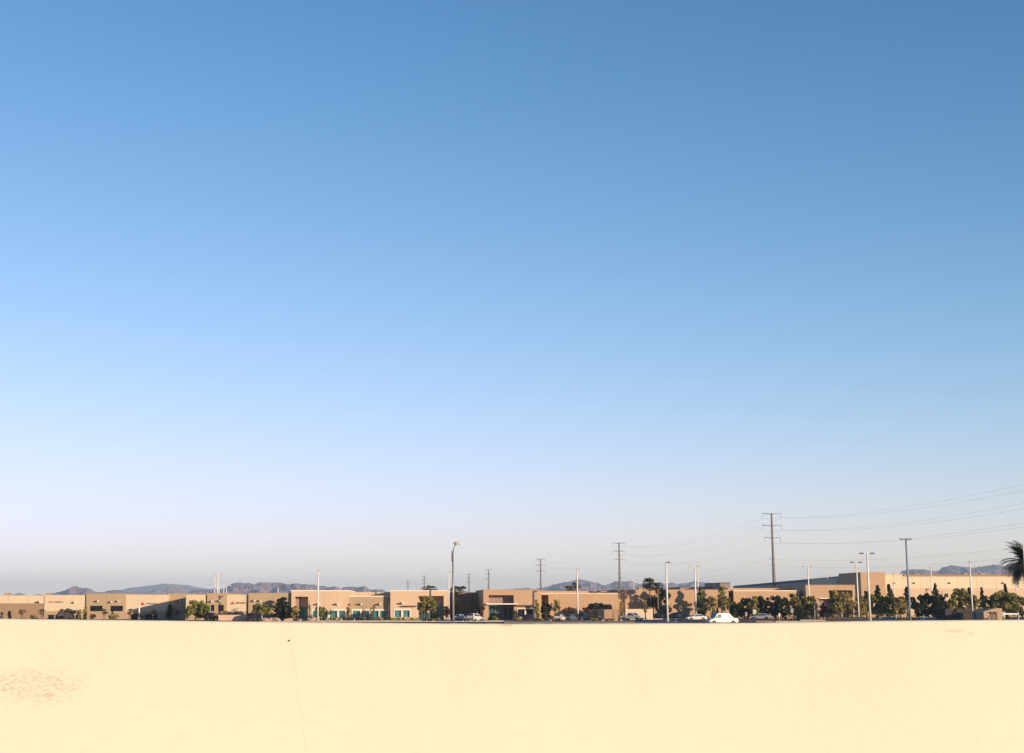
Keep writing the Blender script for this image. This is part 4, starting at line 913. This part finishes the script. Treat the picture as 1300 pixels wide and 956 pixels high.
vehicle('sport_utility_vehicle', 'black vehicle parked right of the salmon enclosure', 'car', L_(322,350), R(75), SUV, 1.9, (-1.4,1.4), M['pblack'], [(-1.6,-.7),(-.6,.7)], (-2.1,-1.87), (.35,1.0))
vehicle('sport_utility_vehicle', 'black vehicle parked below the shaded end of the big green tree', 'car', L_(270,356), R(80), SUV, 1.9, (-1.4,1.4), M['pblack'], [(-1.6,-.7),(-.6,.7)], (-2.1,-1.87), (.35,1.0))
# ---------------------------------------------------------------- signs, bollards, boulders, barrier
def sign(px, y0, y1, wpx, Y, m, label, pole_m='galv'):
    x = XX(px,Y,782); t = thing('road_sign', (x,Y,0), label, 'sign', 'small signs by the kerb')
    b = MB(); b.tube([(x,Y+.06,0),(x,Y+.06,ZZ(y0,Y))], .045, 8); b.build('post', M[pole_m], t)
    b = MB(); w_ = wpx*MPP(Y)/2; b.box(x-w_, x+w_, Y-.015, Y+.012, ZZ(y1,Y), ZZ(y0,Y)); b.build('panel', m, t)
M['signgreen'] = mat('pale_green_sign', (.42,.50,.40), rough=.5); M['signgrey'] = mat('grey_sign', (.30,.29,.30), rough=.5); M['signwhite'] = mat('white_sign', (.75,.72,.68), rough=.5)
sign(958,774,779.5,4.0,350,M['signgreen'],'pale green sign panel before the near black trees'); sign(947.5,777,782,2.6,351,M['signgrey'],'small grey sign left of the pale green one')
sign(1006,772.5,778,3.6,352,M['signgrey'],'square grey sign below the bleached olive tree'); sign(989.6,778.4,782,1.8,330,M['signwhite'],'tiny white sign on a pale post in the gravel','poleW')
sign(1034.6,769,771.5,1.0,348,M['signgrey'],'slim marker on a pale post at the end of the tree row','poleW')
def bollard(px, ytop, Y, r, m, label, zb=0):
    x = XX(px,Y,783); b = MB(); z = ZZ(ytop,Y); b.tube([(x,Y,zb),(x,Y,z-.08),(x,Y,z)], [r,r,r*.6], 10)
    tag(b.build('bollard', m, origin=(x,Y,zb)), label, 'bollard', 'short posts in the parking lot')
bollard(434,785.2,334,.07,M['poleW'],'left of two thin white posts before the dark hedge'); bollard(450,785.2,334,.07,M['poleW'],'right of two thin white posts before the dark hedge')
M['postor'] = mat('salmon_post', (.60,.32,.20), rough=.6)
bollard(860.6,779.6,377.9,.13,M['postor'],'left of two salmon posts behind the pale kerb',.1); bollard(862.8,779.6,377.9,.12,M['poleW'],'white post between the lamp post and the white sedan',.1); bollard(865,779.6,377.9,.13,M['postor'],'right of two salmon posts behind the pale kerb',.1)
bollard(841,780,377.9,.15,M['postor'],'single salmon post right of the dark tree',.1)
M['boulder'] = mat('pink_boulder', (.42,.27,.20), var=.2, scale=1.5, bump=.5)
rng = random.Random(5)
for i, (px, lb) in enumerate(((337,'pinkish boulder on the pale trunked tree side of the cypress'),(344,'second pinkish boulder left of the cypress'),(351,'pinkish boulder at the left foot of the cypress'),(363,'pale boulder at the right foot of the cypress'),(367.5,'low boulder between the cypress and the peach column'),
        (381,'flat boulder before the notch of teal glass'),(396,'pale boulder left of the tall headless pole'),(393,'darker boulder left of the tall headless pole'),(765,'pale rock on the gravel near the low wall'),(781,'white rock on the gravel left of the pickup'),(788,'tan rock on the gravel by the white pickup'),(699,'small rock on the gravel by the hatchback'))):
    Yb = rng.uniform(334,338); x = XX(px,Yb,787); r = rng.uniform(.45,.75)*(1 if px < 500 else .6)
    bm = bmesh.new(); bmesh.ops.create_icosphere(bm, subdivisions=2, radius=1)
    for v in bm.verts:
        k = 1+.35*noise.noise(v.co*1.3+Vector((i*3,0,0))); v.co = Vector((v.co.x*r*1.25*k, v.co.y*r*k, v.co.z*r*.75*k))
    me = bpy.data.meshes.new('boulder'); bm.to_mesh(me); bm.free(); me.materials.append(M['boulder']); o = bpy.data.objects.new('boulder', me); COL.objects.link(o)
    o.location = (x,Yb,r*.4+(.1 if px > 500 else 0)); tag(o, lb, 'boulder', 'landscape boulders')
t = thing('barrier_gate', (XX(1282,330),330,0), 'white horizontal barrier rail before the trees at the right edge', 'barrier')
b = MB(); px_box(b, 1272.4, 1293, 778.6, 780.2, 330, -.05, .05); b.build('rail', M['signwhite'], t)
for p_ in (1274, 1292):
    b = MB(); x = XX(p_,330.2); b.tube([(x,330.12,0),(x,330.12,ZZ(776,330))], .07, 8); b.build('post', M['poleW'], t)
# upright dark strip added to stand in for asphalt at the right
t = thing('low_wall', (XX(1074,340),340,0), 'upright dark strip standing in for asphalt between the pale kerb and the white lamp post', 'wall')
b = MB(); b.relief(XX(1048.6,341), XX(1099,341), 341, 341.4, -.1, ZZ(783.6,341), []); b.build('wall', M['shadedbrown'], t)
# ---------------------------------------------------------------- air
b = MB(); b.box(-9400, 9400, -800, 12900, -1.5, 178)
hz = bpy.data.materials.new('haze'); hz.use_nodes = True; t = hz.node_tree
for n in list(t.nodes):
    if n.type == 'BSDF_PRINCIPLED': t.nodes.remove(n)
pv = t.nodes.new('ShaderNodeVolumePrincipled'); pv.inputs['Density'].default_value = HAZE; pv.inputs['Color'].default_value = (.62,.80,1,1); pv.inputs['Anisotropy'].default_value = 0
t.links.new(pv.outputs[0], t.nodes['Material Output'].inputs['Volume'])
tag(b.build('haze', hz), kind='stuff')
